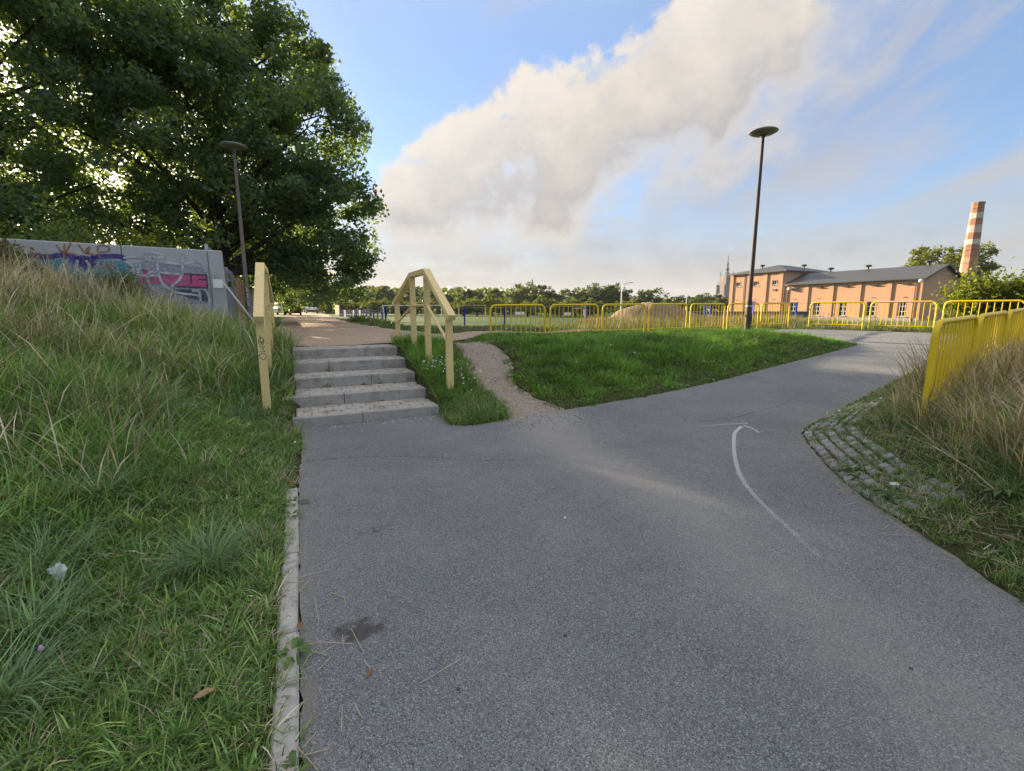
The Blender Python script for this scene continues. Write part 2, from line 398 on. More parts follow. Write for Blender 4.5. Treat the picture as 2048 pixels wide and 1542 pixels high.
t.put(bp.inputs['Height'], t.noise(v, 25, 6, 0.7)); t.l.new(bp.outputs[0], b.inputs['Normal']); t.l.new(b.outputs[0], out.inputs[0])
ground = np_mesh('ground', np.stack([xr, yr, Z], 1), None, mg, col=np.repeat(lawn[:, None], 3, 1), quads=quads)
tag(ground, kind='structure')

# ------------------------------------------------------------------ laid sheets: asphalt path, gravel lane, trodden dirt
def sheet(name, poly, zf, step, mat, jit=0.0, bounds=None, attrs=None, dens=0.1):
    pts = []
    P = np.array(poly)
    for p, q in zip(P, np.roll(P, -1, 0)):
        L = np.hypot(*(q-p)); k = max(1, int(L/dens)) if bounds is None or (bounds[0] < p[0] < bounds[1] and bounds[2] < p[1] < bounds[3]) else 1
        for i in range(k): pts.append(p + (q-p)*i/k)
    pts = np.array(pts)
    if jit: pts = pts + rng.normal(0, jit, pts.shape)
    bm = bmesh.new(); vs = [bm.verts.new((x, y, 0)) for x, y in pts]; bm.faces.new(vs); bmesh.ops.triangulate(bm, faces=bm.faces[:])
    x0, x1, y0, y1 = bounds or (pts[:,0].min(), pts[:,0].max(), pts[:,1].min(), pts[:,1].max())
    for ax, lo, hi in ((0, x0, x1), (1, y0, y1)):
        c = lo + step
        while c < hi:
            co = [0,0,0]; co[ax] = c; no = [0,0,0]; no[ax] = 1
            bmesh.ops.bisect_plane(bm, geom=bm.verts[:]+bm.edges[:]+bm.faces[:], plane_co=co, plane_no=no); c += step
    xs = np.array([v.co.x for v in bm.verts]); ys = np.array([v.co.y for v in bm.verts]); zs = zf(xs, ys)
    for v_, z_ in zip(bm.verts, zs): v_.co.z = float(z_)
    bmesh.ops.recalc_face_normals(bm, faces=bm.faces[:])
    me = bpy.data.meshes.new(name); bm.to_mesh(me); bm.free(); me.materials.append(mat)
    if sum(p.normal.z for p in me.polygons) < 0: me.flip_normals()
    me.polygons.foreach_set('use_smooth', [True]*len(me.polygons))
    if attrs:
        at = me.attributes.new('col', 'FLOAT_COLOR', 'POINT'); c4 = np.ones((len(xs), 4), np.float32); c4[:, :3] = attrs(xs, ys); at.data.foreach_set('color', c4.ravel())
    o = bpy.data.objects.new(name, me); COL.objects.link(o); return tag(o, kind='structure')

def polyline_d(x, y, P):
    d = np.full(np.shape(x), 1e9)
    for (x0, y0), (x1, y1) in zip(P[:-1], P[1:]):
        ex, ey = x1-x0, y1-y0; L = ex*ex+ey*ey
        t = np.clip(((x-x0)*ex + (y-y0)*ey)/L, 0, 1); d = np.minimum(d, np.hypot(x-x0-t*ex, y-y0-t*ey))
    return d
def dust(x, y):
    d = polyline_d(x, y, [(0.35,7.1),(0.45,6.0),(0.72,5.1),(1.17,3.9),(1.5,2.9),(1.65,2.1),(1.9,0.5)])
    r = np.clip(1 - d/(0.75 + 0.02*(7-y)), 0, 1)**0.8*(0.55 + 0.45*sst(y, 3, 6.8)) 
    k = np.clip(1 - np.hypot((x+0.1)/1.6, (y-6.6)/0.9), 0, 1)
    g = np.maximum(r, np.clip(1-np.hypot(x-0.45, (y-6.75))/0.75, 0, 1)**0.5)
    edge = np.clip(1 - polydist(x, y, ASPH_S)/0.16, 0, 1)*0.55
    st = np.clip(1 - np.hypot((x+0.80)/0.20, (y-2.10)/0.15), 0, 1) + np.clip(1 - np.hypot((x+0.63)/0.10, (y-1.84)/0.05), 0, 1) + 0.7*np.clip(1 - np.hypot((x+0.97)/0.12, (y-3.19)/0.1), 0, 1)
    return np.stack([np.maximum(g, 0.5*k), edge, np.clip(st, 0, 1)], 1)
ma, t, out = new_mat('worn_asphalt')
v = t.n.new('ShaderNodeNewGeometry').outputs['Position']; at = t.n.new('ShaderNodeAttribute'); at.attribute_name = 'col'
sp = t.n.new('ShaderNodeSeparateColor'); t.l.new(at.outputs['Color'], sp.inputs[0])
big = t.noise(v, 0.9, 6, 0.6); mid = t.noise(v, 5, 6, 0.65)
vor = t.n.new('ShaderNodeTexVoronoi'); t.put(vor.inputs['Vector'], v); vor.inputs['Scale'].default_value = 230; vor.inputs['Randomness'].default_value = 1
fine = t.noise(v, 150, 3, 0.7)
base = t.mix(t.ss(big, 0.3, 0.7), (0.142, 0.154, 0.160), (0.200, 0.211, 0.212))
base = t.mix(t.m('MULTIPLY', t.ss(mid, 0.4, 0.75), 0.35), base, (0.125, 0.128, 0.13))
vc = t.n.new('ShaderNodeSeparateColor'); t.l.new(vor.outputs['Color'], vc.inputs[0])
base = t.mix(t.ss(vc.outputs[0], 0.62, 1.0, 0, 0.75), base, (0.42, 0.425, 0.42))
base = t.mix(t.ss(vc.outputs[1], 0.60, 1.0, 0, 0.85), base, (0.045, 0.047, 0.052))
base = t.mix(t.ss(t.m('MULTIPLY', vc.outputs[2], t.ss(vor.outputs['Distance'], 0.45, 0.2)), 0.90, 0.96, 0, 1), base, (0.62, 0.61, 0.58))
dm = t.ss(t.m('ADD', sp.outputs[0], t.m('MULTIPLY', t.m('SUBTRACT', mid, 0.5), 0.7)), 0.12, 0.95)
dm = t.m('MULTIPLY', dm, t.ss(t.m('ADD', fine, t.m('MULTIPLY', sp.outputs[0], 0.35)), 0.30, 0.62, 0.18, 0.55))
base = t.mix(dm, base, (0.35, 0.325, 0.29))
em = t.ss(t.m('ADD', sp.outputs[1], t.m('SUBTRACT', mid, 0.5)), 0.2, 0.7, 0, 0.55)
base = t.mix(em, base, (0.25, 0.225, 0.18))
sm = t.ss(t.m('ADD', sp.outputs[2], t.m('MULTIPLY', t.m('SUBTRACT', t.noise(v, 14, 6, 0.7), 0.5), 1.6)), 0.25, 0.6, 0, 0.75)
base = t.mix(sm, base, (0.055, 0.045, 0.038))
# thin cracks
cr = t.n.new('ShaderNodeTexVoronoi'); cr.feature = 'DISTANCE_TO_EDGE'; cr.inputs['Scale'].default_value = 0.33
wv = t.n.new('ShaderNodeVectorMath'); wv.operation = 'ADD'; t.l.new(v, wv.inputs[0]); nn = t.n.new('ShaderNodeTexNoise'); nn.inputs['Scale'].default_value = 2.5; t.l.new(v, nn.inputs['Vector']); t.l.new(nn.outputs['Color'], wv.inputs[1])
t.l.new(wv.outputs[0], cr.inputs['Vector'])
base = t.mix(t.m('MULTIPLY', t.ss(cr.outputs['Distance'], 0.0035, 0.001), t.ss(big, 0.50, 0.70, 0, 0.3)), base, (0.05, 0.05, 0.052))
b = t.node('ShaderNodeBsdfPrincipled', Roughness=0.86); t.l.new(base, b.inputs['Base Color']); b.inputs['Specular IOR Level'].default_value = 0.25
bp = t.n.new('ShaderNodeBump'); bp.inputs['Strength'].default_value = 0.55; bp.inputs['Distance'].default_value = 0.006
t.put(bp.inputs['Height'], t.m('ADD', t.m('MULTIPLY', vor.outputs['Distance'], -0.8), t.m('MULTIPLY', fine, 0.5))); t.l.new(bp.outputs[0], b.inputs['Normal'])
t.l.new(b.outputs[0], out.inputs[0]); M_asph = ma
asphalt = sheet('asphalt_path', ASPH_S, lambda x, y: zroad(x, y), 0.22, M_asph, jit=0.008, bounds=(-3.2, 15.5, -1, 18.5), attrs=dust, dens=0.07)

mgv, t, out = new_mat('gravel_and_dust')
v = t.n.new('ShaderNodeNewGeometry').outputs['Position']
vo = t.n.new('ShaderNodeTexVoronoi'); t.put(vo.inputs['Vector'], v); vo.inputs['Scale'].default_value = 28
c = t.mix(t.noise(v, 0.8, 7, 0.65), (0.33, 0.235, 0.165), (0.47, 0.355, 0.255))
vs_ = t.n.new('ShaderNodeSeparateColor'); t.l.new(vo.outputs['Color'], vs_.inputs[0])
c = t.mix(t.ss(vs_.outputs[0], 0.6, 1.0, 0, 0.6), c, (0.48, 0.43, 0.37)); c = t.mix(t.ss(vs_.outputs[1], 0.7, 1.0, 0, 0.6), c, (0.14, 0.11, 0.085))
b = t.node('ShaderNodeBsdfPrincipled', Roughness=0.95); t.l.new(c, b.inputs['Base Color']); b.inputs['Specular IOR Level'].default_value = 0.1
bp = t.n.new('ShaderNodeBump'); bp.inputs['Strength'].default_value = 0.8; bp.inputs['Distance'].default_value = 0.03
t.put(bp.inputs['Height'], t.m('ADD', t.noise(v, 3.5, 8, 0.7), t.m('MULTIPLY', vo.outputs['Distance'], -0.4))); t.l.new(bp.outputs[0], b.inputs['Normal']); t.l.new(b.outputs[0], out.inputs[0])
gravel = sheet('gravel_lane', GRAV_S, lambda x, y: zt(x, y) + 0.012 + 0.015*np.sin(2.1*x+y)*np.sin(1.7*y), 0.5, mgv, jit=0.03, bounds=(-16, 14, 8, 34), dens=0.3)
md, t, out = new_mat('trodden_dirt')
v = t.n.new('ShaderNodeNewGeometry').outputs['Position']
c = t.mix(t.noise(v, 3, 8, 0.65), (0.23, 0.19, 0.15), (0.38, 0.32, 0.255))
vo = t.n.new('ShaderNodeTexVoronoi'); t.put(vo.inputs['Vector'], v); vo.inputs['Scale'].default_value = 45
vs_ = t.n.new('ShaderNodeSeparateColor'); t.l.new(vo.outputs['Color'], vs_.inputs[0])
c = t.mix(t.ss(vs_.outputs[0], 0.72, 1.0, 0, 0.7), c, (0.42, 0.39, 0.34)); c = t.mix(t.ss(vs_.outputs[1], 0.75, 1.0, 0, 0.7), c, (0.11, 0.085, 0.06))
b = t.node('ShaderNodeBsdfPrincipled', Roughness=0.95); t.l.new(c, b.inputs['Base Color']); b.inputs['Specular IOR Level'].default_value = 0.1
bp = t.n.new('ShaderNodeBump'); bp.inputs['Strength'].default_value = 0.7; bp.inputs['Distance'].default_value = 0.03
t.put(bp.inputs['Height'], t.m('ADD', t.noise(v, 9, 8, 0.7), t.m('MULTIPLY', vo.outputs['Distance'], -0.3))); t.l.new(bp.outputs[0], b.inputs['Normal']); t.l.new(b.outputs[0], out.inputs[0])
def zdirt(x, y):
    d = polydist(x, y, DIRT_S); ins = inpoly(x, y, ASPH_S)
    dip = -0.05*np.clip(d/0.35, 0, 1)
    z = zt(x, y) + dip*(~ins) + (0.022*np.sin(7*x+3*y)*np.sin(5*y-2*x) + 0.012*np.sin(19*x-6*y)*np.sin(13*y+5*x) + 0.010*np.sin(31*y+2*x))*np.clip(d/0.1, 0, 1)
    return np.maximum(z, zroad(x, y) - 0.012 + 0.0*x) + np.where(ins, -0.02, 0.0)
dirt = sheet('dirt_trail', DIRT_S, zdirt, 0.09, md, jit=0.015, dens=0.08)

# ------------------------------------------------------------------ stairway: edge blocks and pavers
sroot = wthing('stairway', (*fromab(ST_W/2, 0), 0.0), 'five shallow concrete steps with grey paved treads between yellow handrails', 'steps')
rzs = R(25)
def sbox(mb, a0, a1, b0, b1, z0, z1, ch=0.006, grow=0.0):
    c = fromab((a0+a1)/2, (b0+b1)/2); mb.cbox((c[0], c[1], (z0+z1)/2), (a1-a0, b1-b0, z1-z0), ch, rzs); return mb
cuts = [(0.0,0.86,1.98),(0.0,0.69,1.98),(0.0,1.22,1.98),(0.0,0.58,1.98),(0.0,1.32,1.98)]
core = MB()
for i in range(5):
    b0 = i*ST_T; z1 = ST_Z[i]; z0 = (ST_Z[i-1] if i else -0.02) - 0.06
    ext = [0.05, 0.10, -0.02, 0.0, 0.0][i]
    for a0, a1 in zip(cuts[i][:-1], cuts[i][1:]):
        jz = random.uniform(-0.004, 0.004)
        sbox(MB(), a0 - (ext if a0 == 0 else 0) + 0.004, a1 - 0.004, b0 + random.uniform(-0.008, 0.008), b0 + 0.10, z0, z1 + jz, 0.010).build('edge_block', M_step, sroot)
    rows = 3 if i < 4 else 4
    dep = (ST_T - 0.105)/3
    sbox(core, 0.01, ST_W - 0.01, b0 + 0.09, b0 + 0.10 + rows*dep + 0.02, z0 - 0.1, z1 - 0.02, 0.002)
    for r_ in range(rows):
        n = 10; wd = ST_W/n; off = (wd/2 if r_ % 2 else 0)
        k = 0
        edges = [0.0] + [off + wd*q for q in range(0 if off else 1, n + (0 if off else 0))] + [ST_W]
        edges = sorted(set(round(e, 4) for e in edges if 0 <= e <= ST_W))
        for e0, e1 in zip(edges[:-1], edges[1:]):
            if e1 - e0 < 0.03: continue
            bb = b0 + 0.104 + r_*dep
            sbox(MB(), e0 + 0.003, e1 - 0.003, bb + 0.003, bb + dep - 0.003, z1 - 0.06, z1 - 0.002 + random.uniform(-0.005, 0.004), 0.005).build('paver', M_pave, sroot)
core.build('tread_bedding', M_joint, sroot)

# kerb stones along the left edge of the path
kr = wthing('kerb', (-1.2, 2.6, 0), 'narrow pale concrete kerb along the left edge of the asphalt path', 'kerb')
kl = [(0.30,-1.0),(-0.2,0.18),(-0.74,1.33),(-1.43,2.84),(-1.93,3.95)]
seg = []
for p, q in zip(kl[:-1], kl[1:]):
    L = math.dist(p, q); n = max(1, round(L/0.98))
    for i in range(n): seg.append(((p[0]+(q[0]-p[0])*i/n, p[1]+(q[1]-p[1])*i/n), (p[0]+(q[0]-p[0])*(i+1)/n, p[1]+(q[1]-p[1])*(i+1)/n)))
for p, q in seg:
    d = Vector((q[0]-p[0], q[1]-p[1])); L = d.length; d.normalize(); nrm = Vector((-d.y, d.x))
    c = Vector(p) + d*L/2 + nrm*0.028
    MB().cbox((c.x, c.y, -0.052 + random.uniform(-0.004, 0.006)), (0.095, L - 0.012, 0.15), 0.012, math.atan2(d.y, d.x) - math.pi/2 + random.uniform(-0.012, 0.012)).build('kerb_stone', M_kerb, kr)

# chalk-white arrow sprayed on the asphalt
mw, t, out = new_mat('sprayed_white')
v = t.n.new('ShaderNodeNewGeometry').outputs['Position']; at = t.n.new('ShaderNodeAttribute'); at.attribute_name = 'col'
k = t.m('MULTIPLY', t.ss(t.m('ADD', t.m('MULTIPLY', t.noise(v, 90, 5, 0.7), 0.9), t.m('MULTIPLY', at.outputs['Fac'], 0.62)), 0.66, 1.02), 0.72)
b = t.node('ShaderNodeBsdfPrincipled', Base__Color=(0.62, 0.63, 0.64), Roughness=0.9); t.put(b.inputs['Alpha'], k); t.l.new(b.outputs[0], out.inputs[0])
def stroke_sheet(name, lines, parent):
    vs, fs, cs = [], [], []
    for pts, wd, st in lines:
        P = np.array(pts, float)
        for _ in range(2):
            q = [P[0]];
            for u_, v_ in zip(P[:-1], P[1:]): q += [0.75*u_+0.25*v_, 0.25*u_+0.75*v_]
            P = np.array(q + [P[-1]])
        T = np.gradient(P, axis=0); T /= np.linalg.norm(T, axis=1)[:, None]; Nn = np.stack([-T[:,1], T[:,0]], 1)
        base = len(vs)
        for i, (p, n_) in enumerate(zip(P, Nn)):
            s_ = st[0] + (st[1]-st[0])*i/(len(P)-1)
            for j, (o_, c_) in enumerate(((-1, 0.0), (-0.45, 1), (0.45, 1), (1, 0.0))):
                q = p + n_*wd*o_; vs.append((q[0], q[1], float(zroad(q[0], q[1])) + 0.004)); cs.append(c_*s_)
            if i:
                for j in range(3): fs.append((base+(i-1)*4+j, base+(i-1)*4+j+1, base+i*4+j+1, base+i*4+j))
    o = MB().add(vs, fs).build(name, mw, parent)
    a = o.data.attributes.new('col', 'FLOAT_COLOR', 'POINT'); c4 = np.ones((len(vs), 4), np.float32); c4[:, :3] = np.array(cs)[:, None]; a.data.foreach_set('color', c4.ravel())
    return o
stroke_sheet('painted_arrow', [([(1.99,2.77),(2.03,3.15),(2.05,3.48),(2.10,3.89),(2.21,4.33),(2.42,4.87),(2.70,5.48),(2.86,5.80),(3.06,6.02)], 0.037, (0.45, 0.95))], asphalt)
stroke_sheet('painted_arrow_head', [([(2.48,6.05),(2.82,6.16),(3.21,6.15)], 0.025, (0.55, 0.9)), ([(3.10,6.06),(3.16,5.90),(3.14,5.73)], 0.026, (0.9, 0.7))], asphalt)
mdk, t2, out2 = new_mat('crack_tar'); at2 = t2.n.new('ShaderNodeAttribute'); at2.attribute_name = 'col'; v2 = t2.n.new('ShaderNodeNewGeometry').outputs['Position']
b2 = t2.node('ShaderNodeBsdfPrincipled', Base__Color=(0.035, 0.035, 0.037), Roughness=0.9); t2.put(b2.inputs['Alpha'], t2.m('MULTIPLY', t2.ss(t2.m('ADD', t2.noise(v2, 25, 5, 0.7), t2.m('MULTIPLY', at2.outputs['Fac'], 0.5)), 0.7, 0.95), 0.55)); t2.l.new(b2.outputs[0], out2.inputs[0])
for nm_, ln_ in (('crack', [(2.6,6.32),(3.17,6.42),(3.7,6.8),(4.25,7.05),(5.0,7.9)]), ('crack', [(-2.2,4.75),(-1.2,4.95),(-0.3,4.7),(0.4,4.85)])):
    o = stroke_sheet(nm_, [(ln_, 0.018, (0.8, 0.5))], asphalt); o.data.materials[0] = mdk
stroke_sheet('painted_line', [([(-0.35,4.05),(-0.22,3.75)], 0.012, (0.4, 0.4))], asphalt)

# ------------------------------------------------------------------ handrails
def handrail(off_a, label, front):
    p0 = front; up = (-SU, CU)
    ts = [0.0, 1.30, 2.42, 4.05]
    gz = [0.15, 0.70, 0.78, 0.78] if off_a < 0 else [0.16, 0.55, 0.74, 0.78]
    root = wthing('handrail', (p0[0], p0[1], gz[0]), label, 'handrail', 'cream handrails flanking the steps')
    P = lambda t_, z: Vector((p0[0] + up[0]*t_, p0[1] + up[1]*t_, z))
    top = [(-0.16, 1.44), (1.30, 2.25), (2.42, 2.25), (4.22, 1.72)]
    def zt_(t_):
        for (t0, z0), (t1, z1) in zip(top[:-1], top[1:]):
            if t0 <= t_ <= t1: return z0 + (z1-z0)*(t_-t0)/(t1-t0)
    for t_, g_ in zip(ts, gz):
        mb = MB(); z1 = zt_(t_) - 0.03; d_ = 0.085
        c = P(t_, (g_ - 0.3 + z1)/2); mb.box(c, (0.10, d_, z1 - g_ + 0.3), rzs); mb.build('post', M_cream, root)
    # top rail: one mitred box section
    sec = []
    for i, (t_, z_) in enumerate(top):
        if i == 0: n_ = Vector((-(top[1][1]-z_), top[1][0]-t_)).normalized()
        elif i == 3: n_ = Vector((-(z_-top[2][1]), t_-top[2][0])).normalized()
        else:
            d1 = Vector((t_-top[i-1][0], z_-top[i-1][1])).normalized(); d2 = Vector((top[i+1][0]-t_, top[i+1][1]-z_)).normalized()
            m_ = (d1+d2).normalized(); n_ = Vector((-m_.y, m_.x)); n_ /= max(0.5, n_.dot(Vector((-d1.y, d1.x))))
        sec.append((Vector((t_, z_)), n_))
    hw, hh = 0.063, 0.095
    vs, fs = [], []
    side = Vector((CU, SU, 0))
    for q, n_ in sec:
        for sx, k in ((-1, 0), (1, 0), (1, 1), (-1, 1)):
            e = q + n_*(hh*k - 0.03); vs.append(P(e.x, e.y) + side*hw*sx)
    for i in range(3):
        for k in range(4): j = (k+1) % 4; fs.append((i*4+k, i*4+j, i*4+4+j, i*4+4+k))
    fs += [(3,2,1,0), (12,13,14,15)]
    tr = MB().add(vs, fs).build('top_rail', M_cream, root)
    bv = tr.modifiers.new('bevel', 'BEVEL'); bv.width = 0.008; bv.segments = 2
    md_ = MB(); zz = [1.03, 1.66, 1.66, 1.27]
    md_.tube([P(0.0, zz[0]), P(1.30, zz[1])], 0.026, 8); md_.tube([P(1.30, zz[1]), P(2.42, zz[2])], 0.026, 8); md_.tube([P(2.42, zz[2]), P(4.05, zz[3])], 0.026, 8)
    md_.build('mid_rail', M_cream, root, smooth=True)
    return root, P, side
hrR, PR, sideR = handrail(2.3, 'cream handrail on the right of the steps beside the dirt trail', (-1.01, 7.49))
hrL, PL, sideL = handrail(-0.3, 'cream handrail on the left of the steps with black marker scribbles', (-3.42, 6.36))
# marker drawing on the front post of the left handrail: arrow in a ring, a zigzag letter and a rounded loop
def ribbon(mb, pts, wd, o, ex, ez, nrm, lift):
    P = [Vector(o) + Vector(ex)*x + Vector(ez)*z + Vector(nrm)*lift for x, z in pts]
    for p, q in zip(P[:-1], P[1:]):
        d = (q-p); L = d.length
        if L < 1e-5: continue
        d.normalize(); s_ = d.cross(Vector(nrm)).normalized()*wd/2; e_ = d*wd*0.3; h = Vector(nrm)*0.0008
        mb.add([p-e_+s_, p-e_-s_, q+e_-s_, q+e_+s_, p-e_+s_+h, p-e_-s_+h, q+e_-s_+h, q+e_+s_+h], [(0,1,2,3),(7,6,5,4),(0,4,5,1),(1,5,6,2),(2,6,7,3),(3,7,4,0)])
def bez(pts, n=3):
    P = [Vector(p) for p in pts]
    for _ in range(n):
        q = [P[0]]
        for u_, v_ in zip(P[:-1], P[1:]): q += [u_*0.75+v_*0.25, u_*0.25+v_*0.75]
        P = q + [P[-1]]
    return [(p.x, p.y) for p in P]
fo = PL(0, 0) + Vector((SU, -CU, 0))*0.0425
ink = MB(); ex = (CU, SU, 0); nz = (SU, -CU, 0)
ring = [(0.032*math.cos(k*2*math.pi/18), 1.16 + 0.05*math.sin(k*2*math.pi/18)) for k in range(19)]
for pts in (ring, [(-0.012, 1.245), (-0.008, 1.20), (0.004, 1.128)], [(-0.024, 1.165), (0.004, 1.128), (0.028, 1.168)],
            [(-0.030, 1.085), (0.036, 1.085), (0.006, 1.055), (0.034, 1.015), (-0.030, 1.022)],
            bez([(0.040, 0.985), (-0.01, 0.995), (-0.040, 0.975), (-0.030, 0.935), (0.010, 0.900), (0.045, 0.945), (0.040, 0.985)])):
    ribbon(ink, pts, 0.007, fo, ex, (0,0,1), nz, 0.0006)
ink.build('marker_drawing', M_ink, hrL)

# ------------------------------------------------------------------ yellow pipe barriers
def barrier_proto(n_bal=10, L=1.86, H=1.0):
    root = thing('pipe_barrier', (0,0,0), None, None)
    r = 0.16; pts = [(0.03,0,-0.25), (0.03,0,H-r-0.03)]
    for k in range(1, 6): a = k*math.pi/12; pts.append((0.03 + r*(1-math.cos(a)), 0, H-0.03-r + r*math.sin(a)))
    pts += [(0.03+r,0,H-0.03), (L-0.03-r,0,H-0.03)]
    for k in range(1, 6): a = math.pi/2 - k*math.pi/12; pts.append((L-0.03-r + r*math.cos(a), 0, H-0.03-r + r*math.sin(a)))
    pts += [(L-0.03,0,H-0.03-r), (L-0.03,0,-0.25)]
    MB().tube(pts, 0.030, 10).build('frame', M_yellow, root, smooth=True)
    MB().tube([(0.03,0,0.14),(L-0.03,0,0.14)], 0.016, 6).build('bottom_rail', M_yellow, root, smooth=True)
    bal = None
    for i in range(n_bal):
        x = 0.03 + (L-0.06)*(i+1)/(n_bal+1)
        if bal is None:
            bal = MB().tube([(0,0,0.14),(0,0,H-0.035)], 0.013, 6).build('baluster', M_yellow, root, smooth=True); bal.location.x = x
        else:
            c = bal.copy(); COL.objects.link(c); c.location.x = x
    return root
proto = barrier_proto(); first = True
ORD = ['first','second','third','fourth','fifth','sixth','seventh','eighth','ninth','tenth','eleventh','twelfth','thirteenth','fourteenth','fifteenth','sixteenth','seventeenth','eighteenth','nineteenth','twentieth','twenty-first','twenty-second','twenty-third','twenty-fourth','twenty-fifth','twenty-sixth']
def put_barrier(p, q, z, label, group, tilt=0.0):
    global first
    o = proto if first else copy_tree(proto); first = False
    L = math.dist(p, q); o.location = (p[0], p[1], z); o.rotation_euler = (0, -tilt, math.atan2(q[1]-p[1], q[0]-p[0])); o.scale = (L*0.935/1.86, 1, 1)
    tag(o, label, 'barrier', group)
d1 = np.array([0.887, 0.462])*1.99; s = np.array([-0.63, 13.3])
for i in range(7):
    p, q = s + d1*i, s + d1*(i+1)
    lab = {0: 'yellow pipe barrier at the left end of the long row on the grass bank', 6: 'yellow pipe barrier at the right end of the long row before the hall'}.get(i, ORD[i] + ' yellow pipe barrier from the left in the row behind the grass bank')
    put_barrier(p, q, 0.72 + 0.018*i, lab, 'yellow barriers behind the grass bank', math.atan2(0.018, 1.99))
d2 = np.array([0.575, -0.818])*1.99; s = np.array([11.75, 18.6])
for i in range(3):
    lab = ['yellow pipe barrier before the brick hall, leftmost of the three across the path', 'middle of the three yellow barriers across the path, before the gable corner', 'yellow pipe barrier in front of the green hedge at the far right'][i]
    put_barrier(s + d2*i, s + d2*(i+1), 0.86 + 0.0*i, lab, 'yellow barriers across the end of the path')
d3 = np.array([0.805, 0.593])*1.99; s = np.array([4.3, 4.75])
for i in range(4):
    lab = ['nearest yellow pipe barrier rising from the dry grass on the right', 'second nearest yellow barrier in the row above the dry grass', 'third nearest yellow barrier in the row above the dry grass', 'farthest yellow barrier in the row above the dry grass, by the frame edge'][i]
    put_barrier(s + d3*i, s + d3*(i+1), 0.49 + 0.045*i, lab, 'yellow barriers along the right verge', math.atan2(0.045, 1.99))

# ------------------------------------------------------------------ street lamps
def lamp(x, y, z, h, label, pm, hm, band, scribble=False):
    root = wthing('street_lamp', (x, y, z), label, 'street lamp', 'flat disc street lamps')
    MB().lathe([(0.095, -0.4), (0.095, 1.0), (0.082, 1.06), (0.07, 1.1), (0.045, h-0.12)], 16, (x, y, z)).build('pole', pm, root, smooth=True)
    MB().lathe([(0.045, h-0.14), (0.10, h-0.06), (0.10, h-0.02)], 16, (x, y, z)).build('collar', pm, root, smooth=True)
    hd = MB().lathe([(0.12, h-0.035), (0.35, h-0.01), (0.42, h+0.025), (0.425, h+0.04), (0.39, h+0.07), (0.22, h+0.105), (0.05, h+0.12)], 28, (x, y, z)).build('lamp_head', hm, root, smooth=True)
    MB().lathe([(0.34, h-0.018), (0.32, h-0.028), (0.11, h-0.05)], 28, (x, y, z)).build('diffuser', M_lampglass, hd, smooth=True)
    if band: MB().lathe([(0.099, 0.86), (0.102, 0.865), (0.102, 0.895), (0.099, 0.90)], 16, (x, y, z)).build('strap', M_galv, root, smooth=True)
    MB().box((x + 0.06, y - 0.075, z + 0.45), (0.09, 0.012, 0.32), 0.5).build('service_hatch', pm, root)
    return root
lampR = lamp(7.92, 15.75, 0.80, 6.25, 'tall lamp post with dark disc head on the grass bank', M_poledark, M_lamphead, True)
lampL = lamp(-9.45, 16.9, 0.80, 6.2, 'tall lamp post with grey disc head before the big tree', M_pole, M_lamphead, False)
o_ = Vector((-9.45, 16.9, 0)); vd = Vector((0.49, -0.87, 0))
for pts in ([(-0.03,2.35),(0.02,2.28),(-0.03,2.22),(0.03,2.2)], [(-0.02,2.1),(0.03,2.12),(0.0,2.02),(0.03,1.98),(-0.03,1.96)], [(-0.03,1.9),(0.02,1.86),(-0.02,1.8),(0.03,1.78),(0.03,1.7),(-0.03,1.72)]):
    scr = MB(); ribbon(scr, pts, 0.016, o_ + vd*0.096, (0.87, 0.49, 0), (0,0,1), vd, 0.003); scr.build('scribble', M_white, lampL)

# ------------------------------------------------------------------ concrete wall with graffiti
WA = Vector((-7.25, 11.75, 0)); WD = Vector((-0.83434, -0.55126, 0)); WN = Vector((0.55126, -0.83434, 0))      # along, outward
wroot = wthing('concrete_wall', (-9.0, 10.6, 0.9), 'low grey concrete wall covered in graffiti above the overgrown bank', 'wall')
def wbox(mb, s0, s1, z0, z1, n0, n1):
    c = WA + WD*(s0+s1)/2 + WN*(n0+n1)/2; M = Matrix((-WD, -WN, Vector((0,0,1)))).transposed()
    mb.box((c.x, c.y, (z0+z1)/2), (abs(s1-s0), abs(n1-n0), z1-z0), M=M); return mb
for s0, s1, nm in ((0.17, 1.79, 'wall_slab'), (1.80, 3.62, 'wall_slab'), (3.63, 6.2, 'wall_slab')):
    o = wbox(MB(), s0, s1, 0.3, 3.0, -0.16, 0.0).build(nm, M_concrete, wroot); bv = o.modifiers.new('b', 'BEVEL'); bv.width = 0.025; bv.segments = 2
o = wbox(MB(), -0.14, 0.165, 0.3, 3.0, -0.18, 0.035).build('end_pier', M_concrete, wroot); bv = o.modifiers.new('b', 'BEVEL'); bv.width = 0.03; bv.segments = 2
def paint(name, col, hi=0.72, lo=0.50):
    m, t, out = new_mat(name); v = t.n.new('ShaderNodeNewGeometry').outputs['Position']
    n_ = t.noise(v, 7, 7, 0.7)
    b = t.node('ShaderNodeBsdfPrincipled', Roughness=0.7); t.l.new(t.mix(t.ss(n_, 0.35, 0.75, 0, 0.55), col, (0.30, 0.295, 0.29)), b.inputs['Base Color'])
    t.put(b.inputs['Alpha'], t.ss(n_, hi, lo, 0.12, 0.93)); t.l.new(b.outputs[0], out.inputs[0]); return m
P_pur = paint('purple_spray', (0.10, 0.06, 0.40)); P_tur = paint('turquoise_spray', (0.07, 0.30, 0.40), 0.56, 0.40); P_wht = paint('white_spray', (0.66, 0.70, 0.76))
P_mag = paint('magenta_spray', (0.55, 0.07, 0.22)); P_brn = paint('rust_spray', (0.40, 0.18, 0.07)); P_drk = paint('dark_spray', (0.035, 0.04, 0.07)); P_lil = paint('lilac_spray', (0.36, 0.36, 0.46), 0.55, 0.38)
